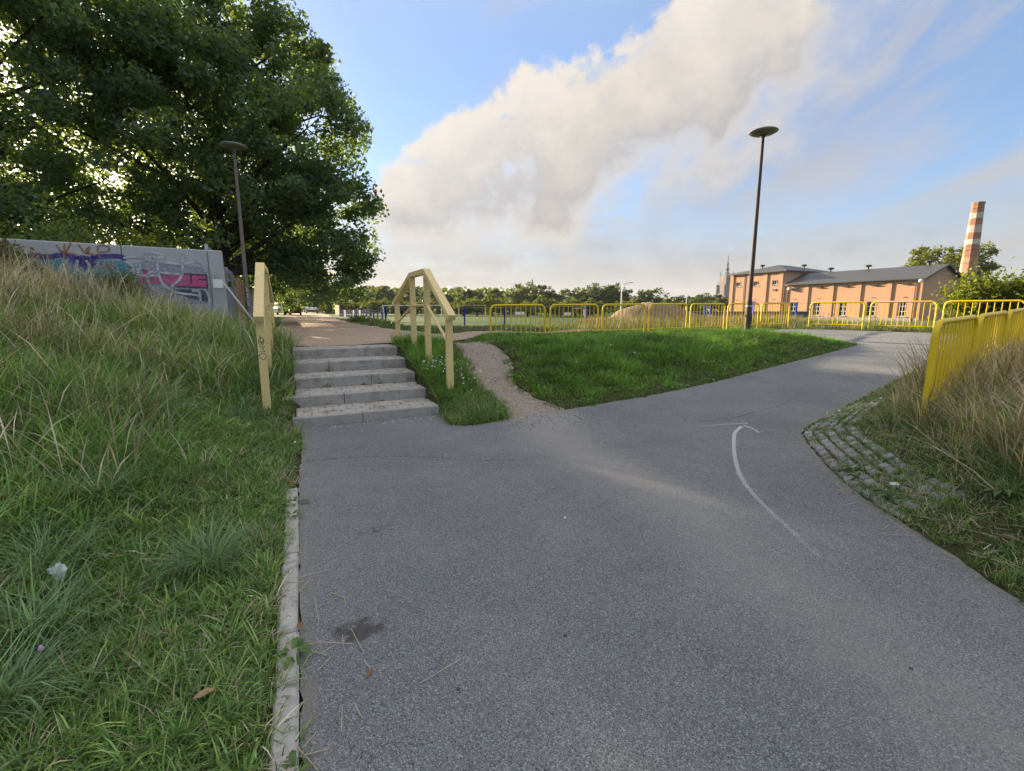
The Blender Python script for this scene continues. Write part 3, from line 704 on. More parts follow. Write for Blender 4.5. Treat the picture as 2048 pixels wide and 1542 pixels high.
def gpoly(name, pts, mat, lift):
    f = lambda p, k: WA + WD*p[0] + Vector((0,0,p[1])) + WN*(lift + 0.0015*k)
    MB().prism(pts, f).build(name, mat, wroot)
def gline(name, lines, wd, mat, lift):
    mb = MB()
    for l in lines: ribbon(mb, bez(l, 2), wd, WA, WD, (0,0,1), WN, lift)
    mb.build(name, mat, wroot)
gpoly('graffiti_turquoise', [(3.15,2.66),(2.9,2.62),(2.7,2.68),(2.4,2.60),(2.1,2.70),(1.80,2.66),(1.66,2.55),(1.60,2.30),(1.66,2.0),(1.75,1.7),(2.3,1.6),(2.7,2.0),(3.0,2.35)], P_tur, 0.003)
gpoly('graffiti_lilac', [(1.60,2.62),(1.35,2.68),(0.75,2.62),(0.35,2.60),(0.22,2.45),(0.22,1.7),(1.60,1.7)], P_lil, 0.003)
gpoly('graffiti_magenta', [(1.50,2.50),(1.20,2.44),(0.68,2.44),(0.66,2.40),(0.24,2.40),(0.24,2.12),(0.90,2.13),(1.0,2.18),(1.55,2.14)], P_mag, 0.006)
gline('graffiti_purple', [[(3.5,2.60),(3.2,2.70),(3.0,2.66),(2.82,2.73),(2.68,2.70),(2.55,2.66)],[(2.55,2.66),(2.45,2.55),(2.36,2.58),(2.30,2.70),(2.2,2.73),(1.85,2.76),(1.75,2.72)],[(2.62,2.58),(2.50,2.70),(2.36,2.66)],[(2.52,2.6),(2.42,2.45),(2.3,2.58)]], 0.10, P_pur, 0.008)
gline('graffiti_dark', [[(0.70,2.42),(0.24,2.40)],[(0.24,2.40),(0.24,2.10)],[(1.0,2.12),(0.24,2.10)],[(0.98,1.99),(0.3,1.95)],[(0.55,2.4),(0.56,2.2)],[(0.40,2.3),(0.26,2.29)],[(1.5,2.5),(1.4,2.44)]], 0.035, P_drk, 0.010)
gpoly('graffiti_dark_block', [(0.98,2.06),(0.30,2.04),(0.24,1.75),(0.5,1.80),(0.9,1.95)], P_drk, 0.005)
gline('graffiti_white', [[(1.76,2.72),(1.6,2.76),(1.41,2.75),(1.38,2.70)],[(1.41,2.84),(1.21,2.88),(0.94,2.78),(1.3,2.76)],[(1.16,2.74),(1.19,2.42),(1.10,2.10),(0.95,2.06)],[(1.19,2.42),(1.35,2.44),(1.40,2.2),(1.30,2.05)],[(0.66,2.90),(0.70,2.55),(0.75,2.3),(0.95,2.12)],[(1.18,2.68),(0.72,2.63)],[(0.72,2.63),(0.4,2.72),(0.28,2.70),(0.26,2.5)],[(1.18,2.44),(0.9,2.40),(0.7,2.42)],[(1.0,2.05),(0.85,1.96),(0.5,1.93),(0.4,1.9)],[(0.55,2.02),(0.40,2.03),(0.42,1.8)],[(1.58,2.62),(1.52,2.4),(1.60,2.28),(1.48,2.35),(1.50,2.60)],[(1.5,2.34),(1.2,2.36)],[(0.30,2.05),(0.22,1.9),(0.25,1.7)],[(2.55,2.62),(2.60,2.45),(2.45,2.3),(2.36,2.5),(2.4,2.62)]], 0.05, P_wht, 0.013)
gline('graffiti_rust', [[(2.85,2.92),(2.75,2.72),(2.62,2.98)],[(2.72,2.95),(2.76,2.68)],[(2.80,2.80),(2.55,2.74)],[(2.5,2.95),(2.38,2.72),(2.30,2.96),(2.42,2.82),(2.25,2.74)],[(2.18,2.7),(2.2,2.97),(2.02,2.98),(1.98,2.86),(2.16,2.82)],[(2.1,2.5),(2.06,2.62),(2.0,2.4)]], 0.028, P_brn, 0.011)

# leaning white pole with a small plate, wired to the wall end
st = wthing('leaning_stay', (-7.0, 13.0, 1.0), 'white pole with square plate leaning at the end of the concrete wall', 'pole')
pa, pb = Vector((-7.05, 11.62, 2.22)), Vector((-6.65, 12.35, 1.05))
MB().tube([pa, pb], 0.022, 8).build('shaft', M_white, st, smooth=True)
MB().box(pa - Vector((0.10, 0.05, 0.02)), (0.20, 0.02, 0.20), 0.35).build('plate', M_white, st)

# ------------------------------------------------------------------ grey fence along the lane (left) and its farther runs
def sheet_fence(name, pts, h, label, mat, mesh=False, z0=None, pw=2.2):
    root = wthing(name, (pts[0][0], pts[0][1], PLAT), label, 'fence')
    for p, q in zip(pts[:-1], pts[1:]):
        L = math.dist(p, q); n = max(1, round(L/pw)); d = Vector((q[0]-p[0], q[1]-p[1], 0)).normalized(); ang = math.atan2(d.y, d.x)
        for i in range(n):
            c0 = Vector((p[0], p[1], 0)) + d*(L*i/n); c1 = Vector((p[0], p[1], 0)) + d*(L*(i+1)/n)
            zg = float(zt(np.array([c0.x]), np.array([c0.y]))[0]) if z0 is None else z0
            c = (c0+c1)/2; hh = h*random.uniform(0.97, 1.03)
            MB().box((c0.x, c0.y, zg + hh/2), (0.07, 0.07, hh + 0.1), ang).build('post', M_galv if mesh else mat, root)
            mb = MB()
            if mesh:
                mb.box((c.x, c.y, zg + 0.08 + hh/2), (L/n - 0.09, 0.012, hh - 0.12), ang)
                for k in range(1, 6): mb.box((c.x, c.y, zg + 0.08 + hh*k/6), (L/n - 0.09, 0.035, 0.02), ang)
                for k in range(1, 5):
                    e = c0 + (c1-c0)*k/5; mb.box((e.x, e.y, zg + 0.08 + hh/2), (0.02, 0.03, hh - 0.12), ang)
            else:
                m_ = 9
                for k in range(m_):
                    e = c0 + (c1-c0)*(k+0.5)/m_; mb.box((e.x, e.y, zg + 0.05 + hh/2), ((L/n - 0.08)/m_*0.92, 0.02 + 0.015*(k % 2), hh - 0.06), ang)
            mb.build('panel', mat, root)
    return root
sheet_fence('panel_fence', [fromab(-1.78, 7.3), fromab(-1.8, 13.0)], 2.0, 'grey mesh panel fence between the concrete wall and the lamp post', M_greyfence, mesh=True)
M_brownfence = simple('brown_fence_sheet', (0.30, 0.20, 0.12), 0.7, var=0.2)
sheet_fence('board_fence', [fromab(-1.82, 13.2), fromab(-1.85, 19.5)], 1.9, 'brown panel fence behind the lamp post beside the lane', M_brownfence)
M_palefence = simple('pale_grey_fence', (0.34, 0.37, 0.40), 0.6, var=0.12)
sheet_fence('panel_fence', [fromab(-1.9, 20), fromab(-2.1, 48)], 1.9, 'pale grey sheet fence along the left of the lane before the van', M_palefence, pw=2.6)
sheet_fence('panel_fence', [(-26.2, 71.5), (-33.5, 92)], 2.1, 'dark grey sheet fence on the right of the lane beyond the cars', M_greyfence, pw=2.6)
M_tan = simple('tan_boards', (0.55, 0.38, 0.14), 0.7, var=0.15)
sheet_fence('board_fence', [(-34.0, 93), (-36.2, 96.5)], 2.1, 'short tan board fence glowing in the sun by the white car', M_tan, pw=1.8)

# blue posts and panels around the sports field
M_bluemesh = simple('blue_mesh', (0.010, 0.025, 0.12), 0.8, var=0.15, spec=0.1)
bf = wthing('blue_fence', (-8.2, 32, 0.5), 'blue post and panel fence along the near side of the sports field', 'fence')
bl = [(-25.5, 70.5), (-20.5, 60), (-14.5, 46), (-8.6, 32.5)]
for p, q in zip(bl[:-1], bl[1:]):
    L = math.dist(p, q); n = round(L/2.6); ang = math.atan2(q[1]-p[1], q[0]-p[0])
    for i in range(n):
        x, y = p[0] + (q[0]-p[0])*i/n, p[1] + (q[1]-p[1])*i/n; x1, y1 = p[0] + (q[0]-p[0])*(i+1)/n, p[1] + (q[1]-p[1])*(i+1)/n
        zg = float(zt(np.array([x]), np.array([y]))[0])
        MB().box((x, y, zg + 0.62), (0.09, 0.09, 1.45), ang).build('post', M_bluefence, bf)
        mb = MB()
        for k in range(7): mb.box(((x+x1)/2, (y+y1)/2, zg + 0.25 + 0.17*k), (L/n - 0.1, 0.012, 0.018), ang)
        if i % 3 == 1 and y > 44: mb.box(((x+x1)/2, (y+y1)/2, zg + 0.75), (L/n - 0.1, 0.02, 1.0), ang)
        mb.build('panel', M_bluemesh, bf)
for i in range(11):
    x = -8.6 + 2.7*i; y = 32.0 - 0.15*i; zg = float(zt(np.array([x]), np.array([y]))[0])
    MB().box((x, y, zg + 0.62), (0.09, 0.09, 1.45)).build('post', M_bluefence, bf)
    mb = MB(); mb.box((x + 1.35, y, zg + 1.28), (2.6, 0.02, 0.02)); mb.box((x + 1.35, y, zg + 0.3), (2.6, 0.02, 0.02)); mb.build('wire', M_galv, bf)

# ------------------------------------------------------------------ brick hall
mb_, t, out = new_mat('orange_brick')
v = t.n.new('ShaderNodeTexCoord').outputs['UV']
br = t.n.new('ShaderNodeTexBrick'); t.put(br.inputs['Vector'], v); br.inputs['Scale'].default_value = 1.0
br.inputs['Brick Width'].default_value = 0.26; br.inputs['Row Height'].default_value = 0.08; br.inputs['Mortar Size'].default_value = 0.006
br.inputs['Color1'].default_value = (0.58, 0.32, 0.19, 1); br.inputs['Color2'].default_value = (0.50, 0.26, 0.155, 1); br.inputs['Mortar'].default_value = (0.34, 0.24, 0.17, 1)
geo = t.n.new('ShaderNodeNewGeometry').outputs['Position']
c = t.mix(t.m('MULTIPLY', t.noise(geo, 0.6, 7, 0.6), 0.5), br.outputs['Color'], (0.60, 0.36, 0.23))
b = t.node('ShaderNodeBsdfPrincipled', Roughness=0.85); t.l.new(c, b.inputs['Base Color']); b.inputs['Specular IOR Level'].default_value = 0.2
t.l.new(b.outputs[0], out.inputs[0]); M_brick = mb_
M_roof = simple('dark_sheet_roof', (0.075, 0.08, 0.085), 0.5, var=0.12, scale=0.8, metal=0.2)
M_gutter = simple('dark_gutter', (0.06, 0.06, 0.062), 0.45, var=0.05)
M_plinth = simple('grey_plinth', (0.30, 0.29, 0.28), 0.85, var=0.15)
M_frame = simple('white_window_frame', (0.62, 0.62, 0.60), 0.5, var=0.05)
BC = Vector((53.0, 61.2, 0)); BL = Vector((-0.431, 0.902, 0)); BD = Vector((0.902, 0.431, 0)); BZ = -0.25
hall = wthing('brick_hall', (53.0, 61.2, BZ), 'long orange brick hall with dark roof and taller block at its left end', 'building')
def Bp(s, t_, z): return BC + BL*s + BD*t_ + Vector((0, 0, z))
def bbox(mb, s0, s1, t0, t1, z0, z1):
    vs = [Bp(s, t_, z) for z in (z0, z1) for s, t_ in ((s0,t0),(s1,t0),(s1,t1),(s0,t1))]
    return mb.add(vs, [(0,1,2,3),(7,6,5,4),(4,5,1,0),(5,6,2,1),(6,7,3,2),(7,4,0,3)])
def uvbox(o):
    """metre-true UVs for the brick bond"""
    me = o.data; uv = me.uv_layers.new(name='UVMap')
    for p in me.polygons:
        n = p.normal
        for li in p.loop_indices:
            co = me.vertices[me.loops[li].vertex_index].co
            s_ = co.dot(BL) if abs(n.dot(BD)) > 0.6 else co.dot(BD)
            uv.data[li].uv = (s_, co.z) if abs(n.z) < 0.7 else (co.dot(BL), co.dot(BD))
    return o
LS, TS, DP, EV, RG = 18.8, 29.4, 9.5, 5.5, 7.25
zb = BZ - 1.5
# walls: thin shells so that openings can be real
def wall_with_openings(name, s0, s1, z0, z1, ops, thick=0.35):
    mb = MB(); xs = sorted({s0, s1, *[o[0] for o in ops], *[o[1] for o in ops]}); zs = sorted({z0, z1, *[o[2] for o in ops], *[o[3] for o in ops]})
    for a0, a1 in zip(xs[:-1], xs[1:]):
        for c0, c1 in zip(zs[:-1], zs[1:]):
            if any(o[0] <= a0 and a1 <= o[1] and o[2] <= c0 and c1 <= o[3] for o in ops): continue
            bbox(mb, a0, a1, 0.0, thick, c0, c1)
    return uvbox(mb.build(name, M_brick, hall))
bays = [LS/5*i for i in range(6)]; wins = []
for i in range(5):
    c_ = (bays[i]+bays[i+1])/2 + 0.15; wins.append((c_-0.55, c_+0.55, 0.55, 2.55))
tb = [LS + (TS-LS)/3*i for i in range(4)]; twins = [((tb[i]+tb[i+1])/2 - 0.55, (tb[i]+tb[i+1])/2 + 0.55, 5.55, 6.25) for i in range(3)]
wall_with_openings('front_wall', 0, LS, zb, EV, wins); wall_with_openings('block_wall', LS, TS, zb, 7.75, twins)
g_ = MB(); f_ = lambda p, k: Bp(0.0 + 0.3*k, p[0], p[1])
g_.prism([(0.36, zb), (DP, zb), (DP, EV), (DP/2, RG - 0.1), (0.36, EV + 0.1)], f_); uvbox(g_.build('gable_wall', M_brick, hall))
mb = bbox(MB(), 0.3, LS, DP-0.3, DP, zb, EV); bbox(mb, LS, LS+0.3, 0.36, 14, zb, 7.75); bbox(mb, TS-0.3, TS, 0.36, 14, zb, 7.75); bbox(mb, LS, TS, 13.7, 14, zb, 7.75); uvbox(mb.build('rear_wall', M_brick, hall))
for i in range(6):
    s0 = min(max(bays[i] - 0.32, 0), LS - 0.64); uvbox(bbox(MB(), s0, s0+0.62, -0.13, -0.002, zb, EV - 0.1).build('pilaster', M_brick, hall))
for i in range(4):
    s0 = min(max(tb[i] - 0.35, LS + 0.35), TS - 0.7); uvbox(bbox(MB(), s0, s0+0.70, -0.14, -0.002, zb, 7.6).build('pilaster', M_brick, hall))
bbox(MB(), -0.1, TS + 0.1, -0.20, -0.14, BZ - 1.0, 0.35).build('plinth', M_plinth, hall)
def window(s0, s1, z0, z1, bars_v, bars_h):
    fr = MB()
    bbox(fr, s0, s0+0.07, 0.12, 0.19, z0, z1); bbox(fr, s1-0.07, s1, 0.12, 0.19, z0, z1); bbox(fr, s0+0.07, s1-0.07, 0.12, 0.19, z0, z0+0.07); bbox(fr, s0+0.07, s1-0.07, 0.12, 0.19, z1-0.07, z1)
    for k in range(1, bars_v+1): x = s0 + (s1-s0)*k/(bars_v+1); bbox(fr, x-0.03, x+0.03, 0.125, 0.185, z0+0.07, z1-0.07)
    for k in range(1, bars_h+1): z = z0 + (z1-z0)*k/(bars_h+1); bbox(fr, s0+0.07, s1-0.07, 0.115, 0.18, z-0.035, z+0.035)
    o = fr.build('window', M_frame, hall)
    bbox(MB(), s0+0.05, s1-0.05, 0.20, 0.215, z0+0.05, z1-0.05).build('pane', M_glass, o)
    bbox(MB(), s0-0.08, s1+0.08, -0.10, 0.12, z0-0.09, z0-0.005).build('sill', M_plinth, o)
for w_ in wins: window(*w_, 1, 2)
for w_ in twins: window(*w_, 2, 0)
for i in range(5):
    c_ = (bays[i]+bays[i+1])/2
    bbox(MB(), c_-0.45, c_+0.45, -0.26, -0.003, 4.75, 4.87).build('wall_light', M_gutter, hall)
    if i != 2: bbox(MB(), c_-0.3, c_+0.2, -0.05, -0.003, 3.05, 3.12).build('air_grille', M_gutter, hall)
for i in range(3):
    c_ = (tb[i]+tb[i+1])/2
    bbox(MB(), c_-0.25, c_+0.25, -0.05, -0.003, 3.1, 3.18).build('air_grille', M_gutter, hall)
bbox(MB(), tb[1]-2.2, tb[1]-1.5, -0.25, -0.003, 4.6, 4.8).build('wall_light', M_gutter, hall)
rf = MB(); ov = 0.45
f_ = lambda p, k: Bp(-ov + (LS + ov)*k, p[0], p[1])
rf.prism([(-ov, EV-0.16), (DP/2, RG), (DP+ov, EV-0.16), (DP+ov, EV-0.02), (DP/2, RG+0.16), (-ov, EV-0.02)], f_); roof1 = rf.build('roof', M_roof, hall)
bbox(MB(), -ov, LS, -ov-0.14, -ov-0.005, EV-0.17, EV-0.03).build('gutter', M_gutter, roof1)
for p0, p1 in (((-ov, -ov, EV-0.05), (-ov, DP/2, RG+0.10)), ((-ov, DP/2, RG+0.10), (-ov, DP+ov, EV-0.05))):
    MB().bar(Bp(p0[0]-0.04, *p0[1:]), Bp(p1[0]-0.04, *p1[1:]), 0.06, 0.26).build('barge_board', M_gutter, roof1)
h2 = MB(); e = 7.78; S0, S1, T0, T1 = LS-ov, TS+ov, -ov, 14+ov
vs = [Bp(S0,T0,e), Bp(S1,T0,e), Bp(S1,T1,e), Bp(S0,T1,e), Bp(LS+5.3,5.5,9.25), Bp(LS+5.3,8.5,9.25)]
h2.add(vs, [(0,4,1),(1,4,5,2),(2,5,3),(3,5,4,0),(0,1,2,3)]); roof2 = h2.build('roof', M_roof, hall)
bbox(MB(), S0, S1, T0-0.10, T0+0.02, e-0.16, e-0.004).build('gutter', M_gutter, roof2); bbox(MB(), S0-0.10, S0+0.02, T0+0.03, T1, e-0.16, e-0.004).build('gutter', M_gutter, roof2)
for s_, t_, z_ in ((1.8, DP/2, RG+0.1), (9.2, DP/2, RG+0.1), (14.6, DP/2, RG+0.1)):
    p = Bp(s_, t_, z_); MB().lathe([(0.12, -0.1), (0.12, 0.35), (0.42, 0.42), (0.46, 0.62), (0.2, 0.72)], 12, p).build('roof_vent', M_gutter, roof1, smooth=True)
for s_, t_, z_ in ((LS+2.0, 7.5, 8.35), (LS+7.4, 4.0, 8.6)):
    p = Bp(s_, t_, z_); MB().lathe([(0.12, -0.3), (0.12, 0.45), (0.42, 0.52), (0.46, 0.72), (0.2, 0.82)], 12, p).build('roof_vent', M_gutter, roof2, smooth=True)
for s_ in (0.72, LS-0.12, tb[2]+0.45):
    top_ = 5.3 if s_ < LS-1 else 5.3 if s_ < LS else 7.5
    p0, p1 = Bp(s_, -0.2, BZ-0.5), Bp(s_, -0.2, top_); MB().tube([p0, p1], 0.06, 8).build('downpipe', M_gutter, hall, smooth=True)
p = Bp(LS-1.0, -0.3, 4.75); MB().lathe([(0.05, 0.25), (0.28, 0.1), (0.30, -0.1), (0.22, -0.2)], 12, p).build('wall_lamp', M_white, hall, smooth=True)
p = Bp(0.1, -0.45, 5.15); MB().lathe([(0.05, 0.25), (0.26, 0.1), (0.28, -0.1), (0.2, -0.2)], 12, p).build('wall_lamp', M_white, hall, smooth=True)

# ------------------------------------------------------------------ factory chimney
M_chb = simple('chimney_brick', (0.33, 0.16, 0.095), 0.85, var=0.3, scale=2.0, dirt=(0.20, 0.08, 0.04), dscale=0.7)
M_chp = simple('chimney_pale_brick', (0.50, 0.30, 0.19), 0.85, var=0.25, scale=2.0, dirt=(0.34, 0.17, 0.09), dscale=0.6, dlo=0.4)
M_chw = simple('chimney_white', (0.52, 0.47, 0.40), 0.85, var=0.25, scale=2.0, dirt=(0.36, 0.24, 0.17), dscale=1.2, dlo=0.42)
cx, cy = 63.5, 66.5
ch = wthing('factory_chimney', (cx, cy, -0.5), 'tall tapering brick chimney with three white bands behind the hall', 'chimney')
def crad(z): return 1.12 - 0.50*(z+1)/17.4
for z0, z1, m_, nm in ((-1.0, 8.6, M_chp, 'lower_shaft'), (8.6, 10.3, M_chb, 'shaft_band'), (10.3, 11.0, M_chw, 'white_band'), (11.0, 11.85, M_chb, 'shaft_band'), (11.85, 12.85, M_chw, 'white_band'), (12.85, 13.75, M_chb, 'shaft_band'), (13.75, 14.45, M_chw, 'white_band'), (14.45, 15.75, M_chb, 'top_shaft')):
    MB().lathe([(crad(z0), z0), (crad(z1), z1)], 8, (cx, cy, 0)).build(nm, m_, ch)
for z in (1.5, 3, 4.6, 6.2, 7.8, 9.5, 15.0): MB().lathe([(crad(z)+0.03, z), (crad(z)+0.03, z+0.06)], 8, (cx, cy, 0)).build('iron_hoop', M_gutter, ch)
MB().lathe([(crad(15.6)+0.06, 15.55), (crad(15.6)+0.06, 15.85)], 8, (cx, cy, 0)).build('rim', M_chb, ch)

# ------------------------------------------------------------------ far church tower, memorial spire, houses
M_chst = simple('church_dark_brick', (0.19, 0.16, 0.155), 0.9, var=0.25, scale=0.3); M_copper = simple('weathered_copper', (0.13, 0.18, 0.18), 0.7, var=0.2)
kx, ky = 196.5, 436.0
kt = wthing('church_tower', (kx, ky, 0), 'far grey church tower with a slender stepped spire left of the brick hall', 'tower')
MB().box((kx, ky, 7), (12, 12, 16), 0.3).build('base', M_chst, kt); MB().box((kx, ky, 20), (10, 10, 12), 0.3).build('shaft', M_chst, kt); MB().box((kx, ky, 28.5), (8.2, 8.2, 5.2), 0.3).build('belfry', M_chst, kt)
MB().lathe([(4.2, 31), (2.6, 33.5), (1.5, 34.2), (1.5, 36.4), (2.1, 36.8), (1.2, 38.6), (0.9, 39), (0.9, 40.8), (1.3, 41.2), (0.6, 43), (0.15, 50)], 8, (kx, ky, 0)).build('spire', M_copper, kt)
for k in range(4):
    a = 0.3 + math.pi/4 + k*math.pi/2; MB().box((kx + 7.1*math.cos(a), ky + 7.1*math.sin(a), 11), (1.8, 1.8, 24), a).build('buttress', M_chst, kt)
for k in range(4):
    a = 0.3 + k*math.pi/2; MB().box((kx + 4.15*math.cos(a), ky + 4.15*math.sin(a), 28.6), (0.3, 2.2, 3.6), a).build('louvre', M_black, kt)
for k in range(4):
    a = 0.3 + math.pi/4 + k*math.pi/2; MB().lathe([(0.6, 31), (0.5, 33), (0.05, 36)], 6, (kx + 5.2*math.cos(a), ky + 5.2*math.sin(a), 0)).build('pinnacle', M_copper, kt)
sp_ = wthing('memorial_spire', (11.5, 270, 6), 'small dark spire poking above the trees left of centre', 'spire')
MB().lathe([(1.5, 6), (1.2, 13), (0.9, 14), (0.1, 18.5)], 8, (11.5, 270, 0)).build('spire_roof', M_chst, sp_)
M_plas = simple('pale_render', (0.50, 0.42, 0.34), 0.9, var=0.1); M_tile = simple('red_tile', (0.30, 0.095, 0.06), 0.8, var=0.2, scale=1.0)
def house(x, y, z, wd, dp, h, rh, rz, label):
    r_ = thing('house', (x, y, z), label, 'house', None, rz)
    MB().box((0, 0, h/2 - 1), (wd, dp, h + 2)).build('wall', M_plas, r_)
    vs = [(-wd/2-.4,-dp/2-.4,h),(wd/2+.4,-dp/2-.4,h),(wd/2+.4,dp/2+.4,h),(-wd/2-.4,dp/2+.4,h),(-wd/2+1.5,0,h+rh),(wd/2-1.5,0,h+rh)]
    rf_ = MB().add(vs, [(0,1,5,4),(1,2,5),(2,3,4,5),(3,0,4),(3,2,1,0)]).build('roof', M_tile, r_)
    MB().box((wd*0.2, 0.5, h+rh), (0.7, 0.7, 1.6)).build('chimney', M_tile, rf_)
    for k in (-1, 0, 1):
        wv = MB().box((k*wd*0.3, -dp/2-0.02, h*0.6), (1.2, 0.06, 1.3)).build('window', M_frame, r_); MB().box((k*wd*0.3, -dp/2-0.06, h*0.6), (1.0, 0.04, 1.1)).build('pane', M_glass, wv)
house(-66, 232, 3.4, 12, 9, 3.6, 3.4, 0.15, 'far house with red tiled roof among the trees right of the big oak')
house(-82, 238, 3.6, 14, 9, 3.6, 3.4, -0.1, 'far house with faded red roof nearest to the big oak')
house(-35.5, 185, 0.6, 7, 7, 3.4, 3.2, 0.3, 'small far house with dark pointed roof seen through the right handrail')

# ------------------------------------------------------------------ cars on the lane
M_maroon = simple('maroon_car_paint', (0.045, 0.022, 0.026), 0.22, var=0.03, spec=0.6); M_carw = simple('white_car_paint', (0.72, 0.73, 0.74), 0.25, var=0.02, spec=0.6); M_cars = simple('silver_car_paint', (0.36, 0.36, 0.37), 0.28, metal=0.5, var=0.03)
def car(x, y, z, rz, L, Wd, H, belt, paint_, label, van=True):
    """built with its tail at -Y"""
    r_ = thing('parked_car', (x, y, z), label, 'car', None, rz)
    hw = Wd/2; gc = 0.22
    prof = [(-L/2, 0.45), (-L/2+0.03, belt-0.15), (-L/2+0.12, belt), (L/2-1.15, belt-0.02), (L/2-0.35, belt-0.18), (L/2, belt-0.40), (L/2, 0.35), (L/2-0.1, gc), (-L/2+0.15, gc)]
    vs, fs = [], []
    for sx, k in ((-1, 0.90), (-1, 1.0), (1, 1.0), (1, 0.90)):
        for yy, zz in prof:
            kk = k if (sx*k in (-1, 1)) else k
            vs.append((sx*hw*kk, yy*(1.0 if abs(k) == 1 else 0.985), zz if k == 1 else gc + (zz-gc)*1.0 + (0.02 if zz > 0.6 else -0.0)))
    n = len(prof)
    order = [0, 1, 2, 3]
    # outer skins sit at full width; inner ring closes the top edge softly
    fs += [tuple(range(n, 2*n)), tuple(reversed(range(2*n, 3*n)))]
    for i in range(n): j = (i+1) % n; fs.append((n+i, 2*n+i, 2*n+j, n+j))
    bd = MB(); bd.v = vs; bd.f = fs; body = bd.build('body', paint_, r_)
    bv = body.modifiers.new('b', 'BEVEL'); bv.width = 0.07; bv.segments = 3
    tw = hw*0.80
    r0, r1 = (-L/2+0.10, -L/2+0.42) if van else (-L/2+0.18, -L/2+0.75)
    f0, f1 = L/2-1.25, L/2-2.0
    gv = [(-hw+0.04, r0, belt-0.03), (hw-0.04, r0, belt-0.03), (hw-0.04, f0, belt-0.03), (-hw+0.04, f0, belt-0.03), (-tw, r1, H), (tw, r1, H), (tw, f1, H), (-tw, f1, H)]
    cab = MB().add(gv, [(0,3,2,1),(4,5,6,7),(0,1,5,4),(1,2,6,5),(2,3,7,6),(3,0,4,7)]).build('cabin', paint_, r_)
    bv = cab.modifiers.new('b', 'BEVEL'); bv.width = 0.09; bv.segments = 3
    G = [Vector(q) for q in gv]
    def pane(name, q, inset, lift):
        q = [G[i] for i in q]; c_ = sum(q, Vector())/4; nrm = (q[1]-q[0]).cross(q[3]-q[0]).normalized()
        if nrm.dot(c_ - Vector((0, (r0+f0)/2, (belt+H)/2))) < 0: nrm = -nrm
        p_ = [c_ + Vector(((k-c_).x*inset[0], (k-c_).y*inset[1], (k-c_).z*inset[1])) + nrm*lift for k in q]
        b_ = [k - nrm*0.02 for k in p_]
        MB().add(p_ + b_, [(0,1,2,3),(7,6,5,4),(0,4,5,1),(1,5,6,2),(2,6,7,3),(3,7,4,0)]).build(name, M_glass, r_)
    pane('rear_window', (0,1,5,4), (0.84, 0.72), 0.012); pane('windscreen', (2,3,7,6), (0.88, 0.8), 0.012)
    pane('side_window', (1,2,6,5), (0.9, 0.84), 0.012); pane('side_window', (3,0,4,7), (0.9, 0.84), 0.012)
    for sx in (-1, 1):
        MB().box((sx*(hw-0.13), -L/2-0.005, belt-0.22), (0.24, 0.09, 0.20 if van else 0.16)).build('tail_light', M_red, r_)
        MB().box((sx*(hw-0.25), L/2-0.12, belt-0.36), (0.3, 0.2, 0.14)).build('headlight', M_white, r_)
        MB().box((sx*(hw+0.09), L/2-1.45, belt+0.08), (0.2, 0.1, 0.15)).build('mirror', paint_, r_)
        for yy in (-L/2+0.85, L/2-0.85):
            tp = [(sx*(hw-0.20), yy, 0.32), (sx*(hw-0.01), yy, 0.32)]
            ty = MB().tube(tp, 0.32, 20).build('wheel', M_rubber, r_); MB().tube([(sx*(hw-0.05), yy, 0.32), (sx*(hw+0.005), yy, 0.32)], 0.20, 14).build('rim', M_galv, ty)
    MB().box((0, -L/2-0.02, 0.42), (Wd-0.14, 0.12, 0.22)).build('bumper', paint_ if van else M_black, r_)
    MB().box((0, -L/2-0.015, belt-0.28), (0.52, 0.04, 0.12)).build('number_plate', M_white, r_)
    return r_
def gz(x, y): return float(zt(np.array([x]), np.array([y]))[0])
lane_rz = R(24)
car(-25.7, 55.2, gz(-25.7, 55.2) + 0.01, lane_rz, 4.6, 1.85, 1.78, 1.02, M_maroon, 'dark maroon van parked on the gravel lane under the oak')
car(-31.6, 74.3, gz(-31.6, 74.3) + 0.01, lane_rz, 4.2, 1.78, 1.48, 0.92, M_carw, 'white hatchback parked farther along the gravel lane', van=False)
car(-30.4, 62.0, gz(-30.4, 62.0) + 0.01, R(40), 4.3, 1.75, 1.45, 0.9, M_cars, 'silver car half hidden behind the maroon van', van=False)
car(40.5, 97.0, gz(40.5, 97) + 0.3, R(100), 4.3, 1.75, 1.50, 0.9, M_carw, 'white car parked beyond the low wall left of the hall, left one', van=False)
car(46.5, 99, gz(46.5, 99) + 0.3, R(100), 4.9, 1.9, 1.95, 1.1, M_carw, 'white van parked beyond the low wall left of the hall, right one')
lw = wthing('low_wall', (30, 62, -0.1), 'low dark wall behind the field left of the brick hall', 'wall')
M_lowwall = simple('dark_violet_wall', (0.10, 0.085, 0.095), 0.85, var=0.25)
for k in range(10): MB().box((20.5 + 2.05*k, 60.0 + 0.35*k, 0.4), (2.0, 0.25, 1.5), 0.17).build('wall_panel', M_lowwall, lw)
for k in range(10): MB().box((20.5 + 2.05*k, 60.0 + 0.35*k, 1.2), (2.02, 0.34, 0.09), 0.17).build('coping', M_plinth, lw)

